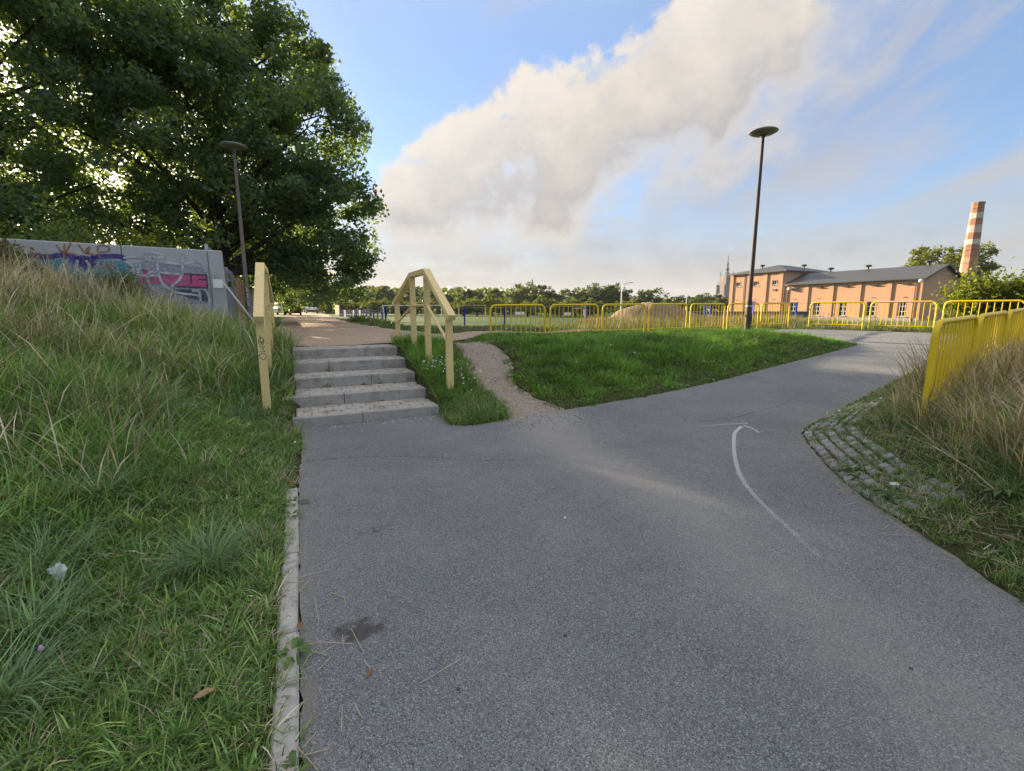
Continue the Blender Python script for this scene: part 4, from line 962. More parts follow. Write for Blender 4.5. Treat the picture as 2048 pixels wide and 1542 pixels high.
# ------------------------------------------------------------------ sports field: goals, benches, sign, players, far lamp posts
M_goaly = simple('pale_yellow_post', (0.55, 0.45, 0.16), 0.5)
def goal(x, y, wd, h, mat, label, rz=0.0):
    z = gz(x, y); r_ = thing('football_goal', (x, y, z), label, 'goal', None, rz)
    for sx in (-1, 1): MB().tube([(sx*wd/2, 0, -0.1), (sx*wd/2, 0, h)], 0.06, 8).build('post', mat, r_); MB().tube([(sx*wd/2, 0, h), (sx*wd/2, 1.2, 0)], 0.03, 6).build('stay', mat, r_)
    MB().tube([(-wd/2, 0, h), (wd/2, 0, h)], 0.06, 8).build('crossbar', mat, r_)
goal(-20.5, 84, 5.0, 2.0, M_white, 'white football goal seen just left of the right handrail')
goal(-7.4, 88, 5.0, 2.1, M_goaly, 'pale yellow football goal right of the right handrail', 0.2)
goal(-16.3, 92, 5.0, 2.1, M_white, 'white football goal seen between the posts of the right handrail', 0.1)
goal(16.0, 108, 4.0, 2.0, M_white, 'white football goal behind the second yellow barrier', -0.1)
def bench(x, y, label):
    z = gz(x, y); r_ = thing('field_bench', (x, y, z), label, 'bench', 'white benches on the sports field')
    MB().box((0, 0, 0.45), (2.0, 0.4, 0.08)).build('seat', M_white, r_); MB().box((0, 0.22, 0.8), (2.0, 0.06, 0.5)).build('backrest', M_white, r_)
    for sx in (-0.85, 0.85): MB().box((sx, 0, 0.2), (0.08, 0.4, 0.5)).build('leg', M_galv, r_)
bench(-11.5, 104, 'white bench on the field left of the first yellow barrier'); bench(-3.4, 112, 'white bench on the field beside the standing group of players'); bench(1.6, 98, 'white bench behind the middle of the first yellow barrier'); bench(12.6, 104, 'white bench behind the second yellow barrier')
sg = wthing('sign_board', (9.3, 60, 0), 'small white sign board on a post behind the second yellow barrier', 'sign')
MB().tube([(9.3, 60, -0.2), (9.3, 60, 1.5)], 0.04, 8).build('post', M_galv, sg); MB().box((9.3, 59.93, 1.15), (0.45, 0.03, 0.75)).build('board', M_white, sg)
sg = wthing('sign_board', (15.6, 38, 0), 'small white sign board by a blue post behind the fifth yellow barrier', 'sign')
MB().box((15.6, 38, 0.8), (0.12, 0.12, 2.0)).build('post', M_bluefence, sg); MB().box((15.95, 37.9, 0.95), (0.42, 0.03, 0.42)).build('board', M_white, sg)
def mast(x, y, h, label, hook=True):
    z = gz(x, y); r_ = wthing('lamp_mast', (x, y, z), label, 'lamp post')
    MB().lathe([(0.14, -0.3), (0.08, h)], 8, (x, y, z)).build('mast', M_galv, r_, smooth=True)
    if hook: MB().tube([(x, y, z+h-0.05), (x+0.2, y, z+h+0.5), (x+0.75, y, z+h+0.9), (x+1.2, y, z+h+1.0)], 0.06, 6).build('arm', M_galv, r_); MB().box((x+1.4, y, z+h+1.0), (0.7, 0.25, 0.12)).build('lantern', M_galv, r_)
mast(17.6, 76, 4.9, 'thin grey lamp mast with curved arm in front of the far trees'); mast(32.5, 88, 4.2, 'thin grey pole without arm before the far trees near the hall', False)

# players: one continuous skinned body each
def person_mesh(name, J, E):
    me = bpy.data.meshes.new(name); me.from_pydata([j[:3] for j in J], E, []); o = bpy.data.objects.new(name, me); COL.objects.link(o)
    sk = o.modifiers.new('s', 'SKIN'); me.skin_vertices[0].data
    for v_, j in zip(me.skin_vertices[0].data, J): v_.radius = (j[3], j[3]*(j[4] if len(j) > 4 else 1))
    me.skin_vertices[0].data[0].use_root = True
    o.modifiers.new('d', 'SUBSURF').levels = 1; o.modifiers['d'].render_levels = 1
    dg = bpy.context.evaluated_depsgraph_get(); m2 = bpy.data.meshes.new_from_object(o.evaluated_get(dg)); bpy.data.objects.remove(o); m2.name = name
    return m2
def pose(run):
    s_ = 1 if run else 0
    J = [(0,0,0.95,0.14,0.8),(0,0.02,1.15,0.13,0.75),(0,0.03*s_,1.38,0.15,0.7),(0,0.05*s_,1.50,0.06),(0,0.07*s_,1.60,0.085),(0,0.08*s_,1.72,0.08),
         (0.19,0.03,1.42,0.06),(0.27,-0.12*s_,1.16,0.045),(0.26,0.1*s_-0.0,0.93,0.035),(0.26,0.14*s_,0.84,0.03),
         (-0.19,0.03,1.42,0.06),(-0.27,0.14*s_,1.16,0.045),(-0.24,0.34*s_,1.0 if run else 0.93,0.035),(-0.24,0.40*s_,0.98 if run else 0.84,0.03),
         (0.10,0,0.88,0.095),(0.12,0.30*s_,0.52,0.065),(0.12,0.10*s_,0.10,0.042),(0.12,0.22*s_+0.12,0.04,0.035),
         (-0.10,0,0.88,0.095),(-0.12,-0.08*s_,0.50,0.065),(-0.12,-0.42*s_,0.30 if run else 0.10,0.042),(-0.12,-0.46*s_+0.1*(1-s_),0.18 if run else 0.04,0.035)]
    E = [(0,1),(1,2),(2,3),(3,4),(4,5),(2,6),(6,7),(7,8),(8,9),(2,10),(10,11),(11,12),(12,13),(0,14),(14,15),(15,16),(16,17),(0,18),(18,19),(19,20),(20,21)]
    return person_mesh('person', J, E)
M_skin = simple('skin', (0.42, 0.25, 0.17), 0.6, var=0.05); M_hair = simple('hair', (0.05, 0.035, 0.025), 0.7)
pm = [pose(False), pose(True)]
for m_ in pm:
    for q in (M_skin, M_hair, M_white, M_black): m_.materials.append(q)
    for p in m_.polygons:
        z = p.center.z; x_ = abs(p.center.x)
        p.material_index = 1 if z > 1.68 else 0 if z > 1.47 or (x_ > 0.225 and z < 1.25) or z < 0.55 else 2 if z > 0.98 else 3
shirts = {n: simple(n + '_shirt', c_, 0.8) for n, c_ in (('white', (0.65,0.65,0.63)), ('red', (0.45,0.06,0.05)), ('orange', (0.6,0.25,0.06)), ('navy', (0.03,0.04,0.12)), ('hi_vis', (0.45,0.6,0.05)), ('dark', (0.05,0.05,0.05)))}
for x, y, rz, k, sh, s_, lab in ((-6.4, 100, 0.3, 0, 'dark', 0.86, 'person in dark clothes standing alone on the field left of the first barrier'),
        (-0.9, 104, 1.0, 0, 'white', 0.86, 'player in white shirt at the left of the standing group'), (-0.1, 105, -1.2, 1, 'red', 0.86, 'player in red shirt in the standing group'), (0.7, 104, 2.0, 0, 'dark', 0.86, 'player in dark shirt in the standing group'), (1.7, 106, -1.0, 1, 'orange', 0.86, 'player in orange shirt at the right of the standing group'),
        (7.6, 92, 1.4, 1, 'orange', 0.88, 'player in orange shirt running just past the first barrier'), (10.6, 100, -1.4, 1, 'red', 0.86, 'player in red shirt behind the left of the second barrier'), (12.4, 98, 0.4, 0, 'navy', 0.86, 'player in navy shirt behind the second barrier'), (13.2, 99, 2.5, 1, 'red', 0.86, 'player in red shirt beside the navy one'),
        (-14.4, 88, 0.2, 0, 'hi_vis', 0.9, 'person in yellow-green shirt seen between the right handrail posts')):
    o = bpy.data.objects.new('person', pm[k]); COL.objects.link(o); o.location = (x, y, gz(x, y)); o.rotation_euler = (0, 0, rz); o.scale = (s_, s_, s_)
    o.material_slots[2].link = 'OBJECT'; o.material_slots[2].material = shirts[sh]; tag(o, lab, 'person', 'people on the sports field')

# ------------------------------------------------------------------ foliage
M_leaf = leafy('tree_leaf', 0.46, (1.6, 1.5, 0.40)); M_grass = leafy('grass_blade', 0.30, (1.25, 1.2, 0.55), 0.5, 0.3)
M_bark = simple('bark', (0.060, 0.048, 0.038), 0.95, var=0.35, scale=4, bump=0.6, bscale=14)
def leaf_arrays(C, size, col, up=0.35, aspect=0.62, jit=0.35, r=rng):
    """one bent four-cornered leaf (two triangles) per centre"""
    n = len(C); size = np.asarray(size)*(1 + r.uniform(-jit, jit, n))
    nr = r.normal(size=(n, 3)); nr[:, 2] = np.abs(nr[:, 2])*0.6 + up; nr /= np.linalg.norm(nr, axis=1)[:, None]
    tg = r.normal(size=(n, 3)); tg -= nr*(tg*nr).sum(1)[:, None]; tg /= np.linalg.norm(tg, axis=1)[:, None]; bt = np.cross(nr, tg)
    L = size[:, None]; W = L*aspect*0.5
    fold = nr*L*0.10
    v = np.stack([C - tg*L*0.5, C + bt*W + fold, C + tg*L*0.5, C - bt*W + fold], 1).reshape(-1, 3)
    b = np.arange(n)[:, None]*4; f = np.concatenate([b + [0, 1, 2], b + [0, 2, 3]], 1).reshape(-1, 3)
    return v, f, np.repeat(col, 4, 0)
def vary(n, cols, k, r=rng, dark=0.25):
    c = np.array(cols)[r.integers(0, len(cols), n)]; return np.clip(c*(1 + r.uniform(-dark, dark, (n, 1))), 0, 1)
OAK = [(0.120, 0.188, 0.112), (0.130, 0.200, 0.106), (0.110, 0.180, 0.116), (0.150, 0.208, 0.080)]
def crown_points(lobes, n, r, shell=0.45, flat=0.8):
    w_ = np.array([l[3]**2 for l in lobes]); k = r.choice(len(lobes), n, p=w_/w_.sum()); L = np.array(lobes)[k]
    d = r.normal(size=(n, 3)); d /= np.linalg.norm(d, axis=1)[:, None]; rad = (shell + (1-shell)*r.random(n))**0.6
    return L[:, :3] + d*np.array([1, 1, flat])*(L[:, 3]*rad)[:, None]
def limb(mb, p, q, r0, r1, sag, n=5, r=random):
    p, q = Vector(p), Vector(q); m_ = (p+q)/2 + Vector((r.uniform(-.3,.3), r.uniform(-.3,.3), sag))*((q-p).length*0.18)
    pts = [p*(1-t_)**2 + m_*2*t_*(1-t_) + q*t_*t_ for t_ in [i/n for i in range(n+1)]]
    mb.tube(pts, [r0 + (r1-r0)*i/n for i in range(n+1)], 6, cap=False); return pts
def tree(base, trunk_h, trunk_r, lobes, n_clump, per, crad, leaf, cols, label, name='broadleaf_tree', group=None, seed=1, up=0.35, lean=(0, 0), shell=0.45, flat=0.65):
    r = np.random.default_rng(seed); rr = random.Random(seed)
    root = wthing(name, base, label, 'tree', group); b_ = Vector(base)
    tk = MB(); top_ = b_ + Vector((lean[0], lean[1], trunk_h))
    tp = [b_ + Vector((0, 0, -0.4)), b_ + Vector((lean[0]*0.1, lean[1]*0.1, trunk_h*0.08)), b_ + (top_-b_)*0.4 + Vector((rr.uniform(-.2,.2), 0, 0)), b_ + (top_-b_)*0.75, top_]
    tk.tube(tp, [trunk_r*1.5, trunk_r*1.05, trunk_r*0.85, trunk_r*0.6, trunk_r*0.28], 10, cap=False)
    nodes = []
    for l in lobes:
        c_ = Vector(l[:3]); k = min(1.0, max(0.22, (c_.z - b_.z - (c_-top_).xy.length*0.55)/trunk_h)); p = b_ + (top_-b_)*k
        nodes += limb(tk, p, c_, trunk_r*0.36, trunk_r*0.07, 0.25, 7, rr)[3:]
    cl = crown_points(lobes, n_clump, r, shell)
    N_ = np.array([tuple(q) for q in nodes])
    for c_ in cl[::max(1, n_clump//220)]:
        i = int(((N_-c_)**2).sum(1).argmin()); limb(tk, N_[i], c_, trunk_r*0.06, trunk_r*0.016, 0.3, 3, rr)
    tk.build('trunk', M_bark, root, smooth=True)
    n = n_clump*per; k = np.repeat(np.arange(n_clump), per)
    d = r.normal(size=(n, 3)); d /= np.linalg.norm(d, axis=1)[:, None]
    cr_ = crad*r.uniform(0.6, 1.35, n_clump)[k]
    C = cl[k] + d*np.array([1, 1, flat])*(cr_*r.random(n)**0.45)[:, None]
    C[:, 2] -= 0.12*cr_*((d[:, 0]**2 + d[:, 1]**2))
    tint = np.clip(r.normal(1, 0.16, n_clump), 0.6, 1.5)[k][:, None]
    col = np.clip(vary(n, cols, 0, r)*tint, 0, 1)
    v, f, cc = leaf_arrays(C - np.array(base), np.full(n, leaf), col, up, r=r)
    np_mesh('crown', v, f, M_leaf, cc, root)
    return root
def lobes_ell(c, rad, n, lr, seed, zmin=None):
    r = np.random.default_rng(seed); out_ = []
    for i in range(n):
        ph = i*2.39996 + r.uniform(-.3, .3); z = 1 - 2*(i+0.5)/n; q = math.sqrt(max(0, 1-z*z)); k = r.uniform(0.58, 0.80)
        p = (c[0] + rad[0]*q*math.cos(ph)*k, c[1] + rad[1]*q*math.sin(ph)*k, c[2] + rad[2]*z*k)
        if zmin is not None and p[2] < zmin: p = (p[0], p[1], zmin + r.uniform(0, .8))
        out_.append((*p, lr*r.uniform(0.8, 1.2)))
    return out_
# the big oak behind the lane fence and its neighbours
L1 = lobes_ell((-14.6, 24.0, 9.6), (8.0, 7.5, 8.8), 26, 2.6, 3, 5.4) + [(-9.0, 24.0, 4.6, 2.1), (-10.4, 24.6, 3.6, 1.9), (-8.6, 23.6, 6.8, 2.1), (-12.0, 25.6, 3.8, 2.0), (-9.8, 26.5, 3.4, 1.9), (-14.6, 24, 10, 4.0)]
tree((-14.6, 24.0, 0.7), 12.0, 0.42, L1, 660, 205, 0.92, 0.205, OAK, 'huge dark oak overhanging the gravel lane behind the fence', 'oak_tree', 'big trees on the left', 11)
L2 = lobes_ell((-21.5, 19.0, 10.0), (7.0, 6.0, 8.0), 22, 2.3, 5, 4.0) + [(-15.6, 17.5, 11.5, 2.2), (-14.6, 16.8, 14.5, 2.4), (-17.0, 17.0, 13.2, 2.4)]
tree((-21.5, 19.0, 0.7), 11.0, 0.36, L2, 330, 150, 0.95, 0.19, OAK, 'dark broadleaf tree filling the upper left corner with sunlit gaps', 'oak_tree', 'big trees on the left', 12)
L3 = lobes_ell((-33, 31, 7.0), (6, 5, 6), 14, 2.6, 6, 3.0)
tree((-33, 31, 0.7), 9.0, 0.32, L3, 150, 110, 1.2, 0.26, OAK + [(0.07, 0.09, 0.02)], 'tree farther back on the left, seen in the gap beside the oak', 'broadleaf_tree', 'big trees on the left', 13)
L6 = lobes_ell((-28.5, 26.5, 7.0), (5.5, 5, 6), 14, 2.4, 16, 3.2)  # extra tree, added to keep the low sun off the left bank
tree((-28.5, 26.5, 0.7), 9.0, 0.3, L6, 150, 110, 1.2, 0.26, OAK, 'added tree at the left frame edge behind the wall, shading the bank', 'broadleaf_tree', 'big trees on the left', 17)
L4 = lobes_ell((-24, 46, 5.6), (6, 6, 5.4), 14, 2.6, 8, 2.4)
tree((-27, 47, 0.7), 7.0, 0.3, L4, 170, 90, 1.2, 0.26, OAK, 'dark tree overhanging the left side of the lane above the maroon van', 'broadleaf_tree', 'big trees on the left', 14)
# shrubs behind the wall
SHR = [(0.11, 0.15, 0.025), (0.08, 0.125, 0.028), (0.14, 0.165, 0.028)]
def shrub(base, rad, h, n_clump, per, leaf, cols, label, seed, name='shrub', cat='shrub', group=None, crad=0.45):
    r = np.random.default_rng(seed); rr = random.Random(seed); root = wthing(name, base, label, cat, group)
    lob = [(base[0] + rad*0.6*r.uniform(-1, 1), base[1] + rad*0.6*r.uniform(-1, 1), base[2] + h*r.uniform(0.35, 0.78), min(rad, h*0.5)*r.uniform(0.45, 0.65)) for _ in range(9)]
    st_ = MB()
    for l in lob: limb(st_, Vector(base) + Vector((rr.uniform(-.2,.2), rr.uniform(-.2,.2), -0.1)), l[:3], 0.045, 0.012, 0.2, 4, rr)
    st_.build('stem', M_bark, root)
    cl = crown_points(lob, n_clump, r, 0.3); n = n_clump*per; k = np.repeat(np.arange(n_clump), per)
    C = cl[k] + r.normal(size=(n, 3))*crad*0.55; C[:, 2] = np.maximum(C[:, 2], base[2] + 0.05)
    v, f, cc = leaf_arrays(C - np.array(base), np.full(n, leaf), vary(n, cols, 0, r), 0.3, r=r); np_mesh('foliage', v, f, M_leaf, cc, root); return root
shrub((-10.9, 14.6, 0.8), 1.6, 3.2, 70, 70, 0.11, SHR, 'sunlit yellow-green shrub behind the right part of the graffiti wall', 21)
shrub((-13.0, 13.6, 0.8), 2.2, 3.3, 80, 70, 0.11, OAK + SHR, 'dark shrub behind the middle of the graffiti wall', 22)
shrub((-15.2, 11.8, 0.9), 2.0, 3.5, 80, 70, 0.11, SHR, 'yellow-green shrub behind the left part of the graffiti wall', 23)
shrub((-12.6, 18.2, 0.8), 1.3, 2.8, 50, 70, 0.12, SHR + OAK, 'bushy shrub under the oak behind the grey mesh fence', 24)
shrub((-10.2, 9.0, 1.55), 1.25, 1.8, 120, 70, 0.085, [(0.10, 0.15, 0.04), (0.08, 0.12, 0.03), (0.18, 0.13, 0.05)], 'leafy bramble hiding the left end of the graffiti wall', 25, crad=0.3)
shrub((-8.5, 10.3, 1.35), 0.50, 1.15, 40, 45, 0.06, [(0.12, 0.17, 0.07), (0.10, 0.14, 0.05)], 'small grey-green bush growing before the middle of the graffiti wall', 26, crad=0.22)
HED = [(0.13, 0.165, 0.024), (0.095, 0.135, 0.024), (0.17, 0.19, 0.03), (0.07, 0.105, 0.02)]
shrub((22.4, 20.6, 0.2), 3.0, 3.6, 300, 130, 0.17, HED, 'dense yellow-green hedge at the far right behind the barriers', 27, 'hedge', 'hedge', crad=0.7)
shrub((26.5, 19.0, 0.2), 3.0, 3.6, 180, 110, 0.17, HED, 'hedge bush at the right frame edge beside the denser one', 28, 'hedge', 'hedge', crad=0.7)
L5 = lobes_ell((74.5, 81, 8.0), (6.3, 5, 5.2), 13, 2.3, 9, 4.0)
tree((74.5, 81, -0.6), 8.0, 0.35, L5, 150, 70, 1.1, 0.42, [(0.11, 0.14, 0.035), (0.13, 0.15, 0.04)], 'loose green tree behind the brick chimney', 'broadleaf_tree', None, 15, shell=0.3)

# trees beyond the sports field: three kinds, each copied one by one
FAR = [(0.060, 0.090, 0.040), (0.070, 0.100, 0.040), (0.052, 0.082, 0.042)]; FARY = [(0.095, 0.13, 0.036), (0.115, 0.145, 0.038), (0.085, 0.12, 0.036)]
def far_kind(seed, h, rad, cols, leaf=0.6, ncl=90, per=36):
    L = lobes_ell((0, 0, h*0.58), (rad, rad, h*0.42), 13, rad*0.42, seed, h*0.25)
    return tree((0, 0, 0), h*0.72, 0.3, L, ncl, per, rad*0.21, leaf, cols, 'x', 'broadleaf_tree', None, seed, shell=0.35)
kinds = [far_kind(31, 10, 5.0, FAR), far_kind(32, 8.5, 5.2, FAR), far_kind(33, 6, 3.6, FARY, 0.5)]
used_k = [False]*3
def put_tree(k, x, y, s_, rz, label, group, sz=1.0):
    if used_k[k]: o = copy_tree(kinds[k])
    else: o = kinds[k]; used_k[k] = True
    o.location = (x, y, gz(x, y) - 0.1); o.rotation_euler = (0, 0, rz); o.scale = (s_, s_, s_*sz); tag(o, label, 'tree', group)
rowA = [(1030, 571, 125, 0), (1068, 569, 132, 1), (1100, 575, 128, 0), (1140, 578, 135, 1), (1172, 573, 130, 0), (1205, 570, 128, 1), (1232, 568, 132, 0), (1297, 579, 118, 1), (1352, 592, 128, 1), (1390, 590, 122, 0), (1418, 588, 126, 1), (1445, 595, 130, 0)]
for i, (px, py, Yd, k) in enumerate(rowA):
    zt_top = 1.6 + Yd*(-((py-771)/930*0.9866 + 0.1633))*1.02; x = (px-1024)/930*Yd
    h = zt_top - gz(x, Yd); put_tree(k, x, Yd, h/[10, 8.5, 6][k], i*1.3, ORD[i] + ' tall dark tree from the left in the row behind the field', 'tall trees behind the field')
rowB = [(662, 605, 105), (690, 604, 100), (716, 606, 104), (745, 603, 98), (775, 602, 103), (806, 604, 99), (835, 605, 108), (868, 604, 100), (897, 606, 103), (928, 603, 99), (955, 600, 102), (985, 597, 106), (1012, 604, 108), (1055, 606, 104), (1090, 598, 108), (1120, 604, 110), (1150, 600, 112), (1185, 603, 106), (1250, 602, 110), (1330, 606, 108), (1365, 607, 104), (1415, 606, 100)]
for i, (px, py, Yd) in enumerate(rowB):
    x = (px-1024)/930*Yd; h = 1.6 + Yd*(-((py-771)/930*0.9866 + 0.1633)) - gz(x, Yd) + 0.3
    put_tree(2, x, Yd, h/6*1.25, i*2.1, ORD[i] + ' low sunlit bush from the left beyond the field', 'low bushes along the field', 0.8)
# the wood on the far ridge: one mass
def far_wood():
    r = np.random.default_rng(77); V, F, Cc = [], [], []; nb = 0
    for i in range(620):
        Yd = r.uniform(150, 400); px = r.uniform(560, 1480) if i < 520 else r.uniform(-900, 620)
        x = (px-1024)/930*Yd; z = gz(x, Yd); h = r.uniform(6, 9.5)*(1 if px < 1010 else 0.62); rad = h*r.uniform(0.38, 0.55)
        n = 155; d = r.normal(size=(n, 3)); d /= np.linalg.norm(d, axis=1)[:, None]
        C = np.array([x, Yd, z + h*0.55]) + d*np.array([rad, rad, h*0.45])*(r.uniform(0.55, 1.0, n)[:, None])*(1 + 0.18*np.sin(5*d[:, :1] + i)*np.cos(4*d[:, 2:3]))
        v, f, c_ = leaf_arrays(C, np.full(n, 1.40 + Yd*0.0026), vary(n, FAR if r.random() < 0.7 else FARY, 0, r)*r.uniform(0.8, 1.2), 0.5, 0.8, r=r)
        V.append(v); F.append(f + nb); Cc.append(c_); nb += len(v)
    o = np_mesh('far_wood', np.concatenate(V), np.concatenate(F), M_leaf, np.concatenate(Cc)); tag(o, 'distant wooded ridge along the horizon', 'wood', kind='stuff')
far_wood()

# ------------------------------------------------------------------ earth heap behind the barriers
def heap():
    n, m_ = 60, 34; xs = np.linspace(-4.2, 6.4, n); ys = np.linspace(-3.2, 3.2, m_); XX, YY = np.meshgrid(xs, ys)
    h = 1.0*np.exp(-((XX/1.9)**2 + (YY/1.7)**2)**1.25) + 0.55*np.exp(-(((XX-2.2)/1.6)**2 + (YY/1.7)**2)**1.2)
    h += (0.05*np.sin(5*XX+3*YY) + 0.05*np.sin(9*XX-4*YY+1)*np.sin(7*YY))*np.clip(h, 0, 1)
    wx, wy = 6.7 + XX, 24.4 + YY; z = zt(wx.ravel(), wy.ravel()).reshape(XX.shape) + h - 0.03
    m2 = simple('dry_earth', (0.21, 0.15, 0.095), 0.95, var=0.4, scale=3, bump=0.7, bscale=9, dirt=(0.11, 0.085, 0.05), dscale=2)
    id_ = np.arange(n*m_).reshape(m_, n); q = np.stack([id_[:-1,:-1], id_[:-1,1:], id_[1:,1:], id_[1:,:-1]], -1).reshape(-1, 4)
    o = np_mesh('earth_heap', np.stack([XX.ravel(), YY.ravel(), z.ravel()], 1) , None, m2, quads=q); o.location = (6.7, 24.4, 0); tag(o, 'heap of dry brown earth behind the third and fourth yellow barriers', 'earth heap')
heap()


# ------------------------------------------------------------------ fast look-up of the ground for scattering
RX0, RX1, RY0, RY1, RS = -17.0, 18.0, -0.5, 32.0, 0.06
_rx = np.arange(RX0, RX1, RS); _ry = np.arange(RY0, RY1, RS); _X, _Y = np.meshgrid(_rx, _ry)
RZ = zt(_X.ravel(), _Y.ravel()).reshape(_X.shape)
def _sd(P):
    xf, yf = _X.ravel(), _Y.ravel(); return (polydist(xf, yf, P)*np.where(inpoly(xf, yf, P), -1, 1)).reshape(_X.shape)
RA, RD, RG_ = _sd(ASPH_S), _sd(DIRT_S), _sd(GRAV_S)
def look(A, x, y):
    i = np.clip((np.asarray(x) - RX0)/RS, 0, len(_rx) - 1.001); j = np.clip((np.asarray(y) - RY0)/RS, 0, len(_ry) - 1.001)
    i0 = i.astype(int); j0 = j.astype(int); u, v = i - i0, j - j0
    return A[j0, i0]*(1-u)*(1-v) + A[j0, i0+1]*u*(1-v) + A[j0+1, i0]*(1-u)*v + A[j0+1, i0+1]*u*v
def zg(x, y):
    x, y = np.asarray(x, float), np.asarray(y, float); z = look(RZ, x, y); o = (x < RX0) | (x > RX1-.1) | (y < RY0) | (y > RY1-.1)
    if o.any(): z[o] = zt(x[o], y[o])
    return z
def dA(x, y): return np.abs(look(RA, x, y))
def inA(x, y): return look(RA, x, y) < 0
def dD(x, y): return np.abs(look(RD, x, y))
def inD(x, y): return look(RD, x, y) < 0
def inG(x, y): return (look(RG_, x, y) < 0)
def gz(x, y): return float(zg(np.array([float(x)]), np.array([float(y)]))[0])
# ------------------------------------------------------------------ grass
class Grass:
    def __init__(s): s.V, s.F, s.C, s.n = [], [], [], 0
    def add(s, P, L, W, az, th0, bend, col, seg=2, prof=None, r=rng):
        n = len(P)
        if not n: return
        prof = prof or ([1.0, 0.75] if seg == 2 else [1.0, 0.9, 0.6]); dirv = np.stack([np.cos(az), np.sin(az), np.zeros(n)], 1)
        tw = az + np.pi/2 + r.normal(0, 0.5, n); sd = np.stack([np.cos(tw), np.sin(tw), np.zeros(n)], 1)
        pts = [P]; p = P
        for k in range(seg):
            th = th0 + bend*(k + 0.5)/seg; step = (L/seg)[:, None]
            p = p + dirv*np.sin(th)[:, None]*step + np.array([0, 0, 1.0])*np.cos(th)[:, None]*step; pts.append(p)
        vs = []
        for k in range(seg): vs += [pts[k] - sd*(W*prof[k]/2)[:, None], pts[k] + sd*(W*prof[k]/2)[:, None]]
        vs.append(pts[seg]); m_ = 2*seg + 1
        V = np.stack(vs, 1).reshape(-1, 3); b = np.arange(n)[:, None]*m_; f = []
        for k in range(seg-1): f += [b + [2*k, 2*k+1, 2*k+3], b + [2*k, 2*k+3, 2*k+2]]
        f.append(b + [2*seg-2, 2*seg-1, 2*seg])
        s.V.append(V.astype(np.float32)); s.F.append(np.concatenate(f, 0) + s.n); s.C.append(np.repeat(col, m_, 0).astype(np.float32)); s.n += n*m_
    def build(s, name, label, cat='grass'):
        o = np_mesh(name, np.concatenate(s.V), np.concatenate(s.F), M_grass, np.concatenate(s.C)); return tag(o, label, cat, kind='stuff')
GREEN = [(0.150, 0.265, 0.062), (0.180, 0.305, 0.074), (0.145, 0.255, 0.088), (0.230, 0.335, 0.085), (0.115, 0.205, 0.060)]
DRY = [(0.52, 0.45, 0.32), (0.44, 0.375, 0.26), (0.62, 0.55, 0.42), (0.35, 0.29, 0.20)]
def cloudnoise(x, y, s, seed=0):
    return 0.5 + 0.25*(np.sin(s*1.0*x + 1.7*seed + 1.3*np.sin(s*0.7*y)) + np.sin(s*1.3*y + 2.1*seed + 1.1*np.sin(s*0.9*x + 1)))
STEPZONE = lambda x, y: (lambda a, b: (a > -0.03) & (a < ST_W + 0.03) & (b > -0.02) & (b < 3.9))(*ab(x, y))
def scatter(n, x0, x1, y0, y1, keep, edge=0.0):
    x = rng.uniform(x0, x1, n); y = rng.uniform(y0, y1, n)
    k = (np.abs(x) < 1.22*np.maximum(y, 0) + 1.9) & (y > 0.2); x, y = x[k], y[k]
    k = keep(x, y); x, y = x[k], y[k]
    k = ~inA(x, y) & (look(RD, x, y) + 0.10 - 0.16*cloudnoise(x, y, 7.0, 3) > -0.12*rng.random(len(x))**2) & ~inG(x, y) & ~STEPZONE(x, y); return x[k], y[k]
def tufts(G, x, y, nb, L, W, cols, spread, th, bend, seg=2, spr_az=None, prof=None, jl=0.45, dark=0.42):
    """nb blades from every tuft at (x, y)"""
    n = len(x)
    if not n: return
    k = np.repeat(np.arange(n), nb); m_ = len(k)
    L = np.broadcast_to(L, (n,))[k]*rng.uniform(1-jl, 1+jl, m_); W = np.broadcast_to(W, (n,))[k]*rng.uniform(0.7, 1.3, m_)
    az = rng.uniform(0, 2*np.pi, m_)
    if spr_az is not None: az = np.where(rng.random(m_) < spr_az[1], spr_az[0] + rng.normal(0, 0.6, m_), az)
    rr_ = spread*np.sqrt(rng.random(m_)); px = x[k] + np.cos(az)*rr_; py = y[k] + np.sin(az)*rr_
    pz = zg(px, py) - 0.015
    c = cols[k] if isinstance(cols, np.ndarray) else vary(m_, cols, 0)
    if isinstance(cols, np.ndarray): c = np.clip(c*(1 + rng.uniform(-dark, dark, (m_, 1)))*(1 + rng.normal(0, 0.06, (m_, 3))), 0, 1)
    ok = ~inA(px, py) | (rng.random(m_) < 0.30); ok &= ~STEPZONE(px, py)
    G.add(np.stack([px, py, pz], 1)[ok], L[ok], W[ok], az[ok], rng.uniform(*th, m_)[ok], rng.uniform(*bend, m_)[ok], c[ok], seg, prof)
def colpick(n, pdry, green=GREEN, dry=DRY):
    g_ = np.array(green)[rng.integers(0, len(green), n)]; d_ = np.array(dry)[rng.integers(0, len(dry), n)]
    return np.where((rng.random(n) < pdry)[:, None], d_, g_)

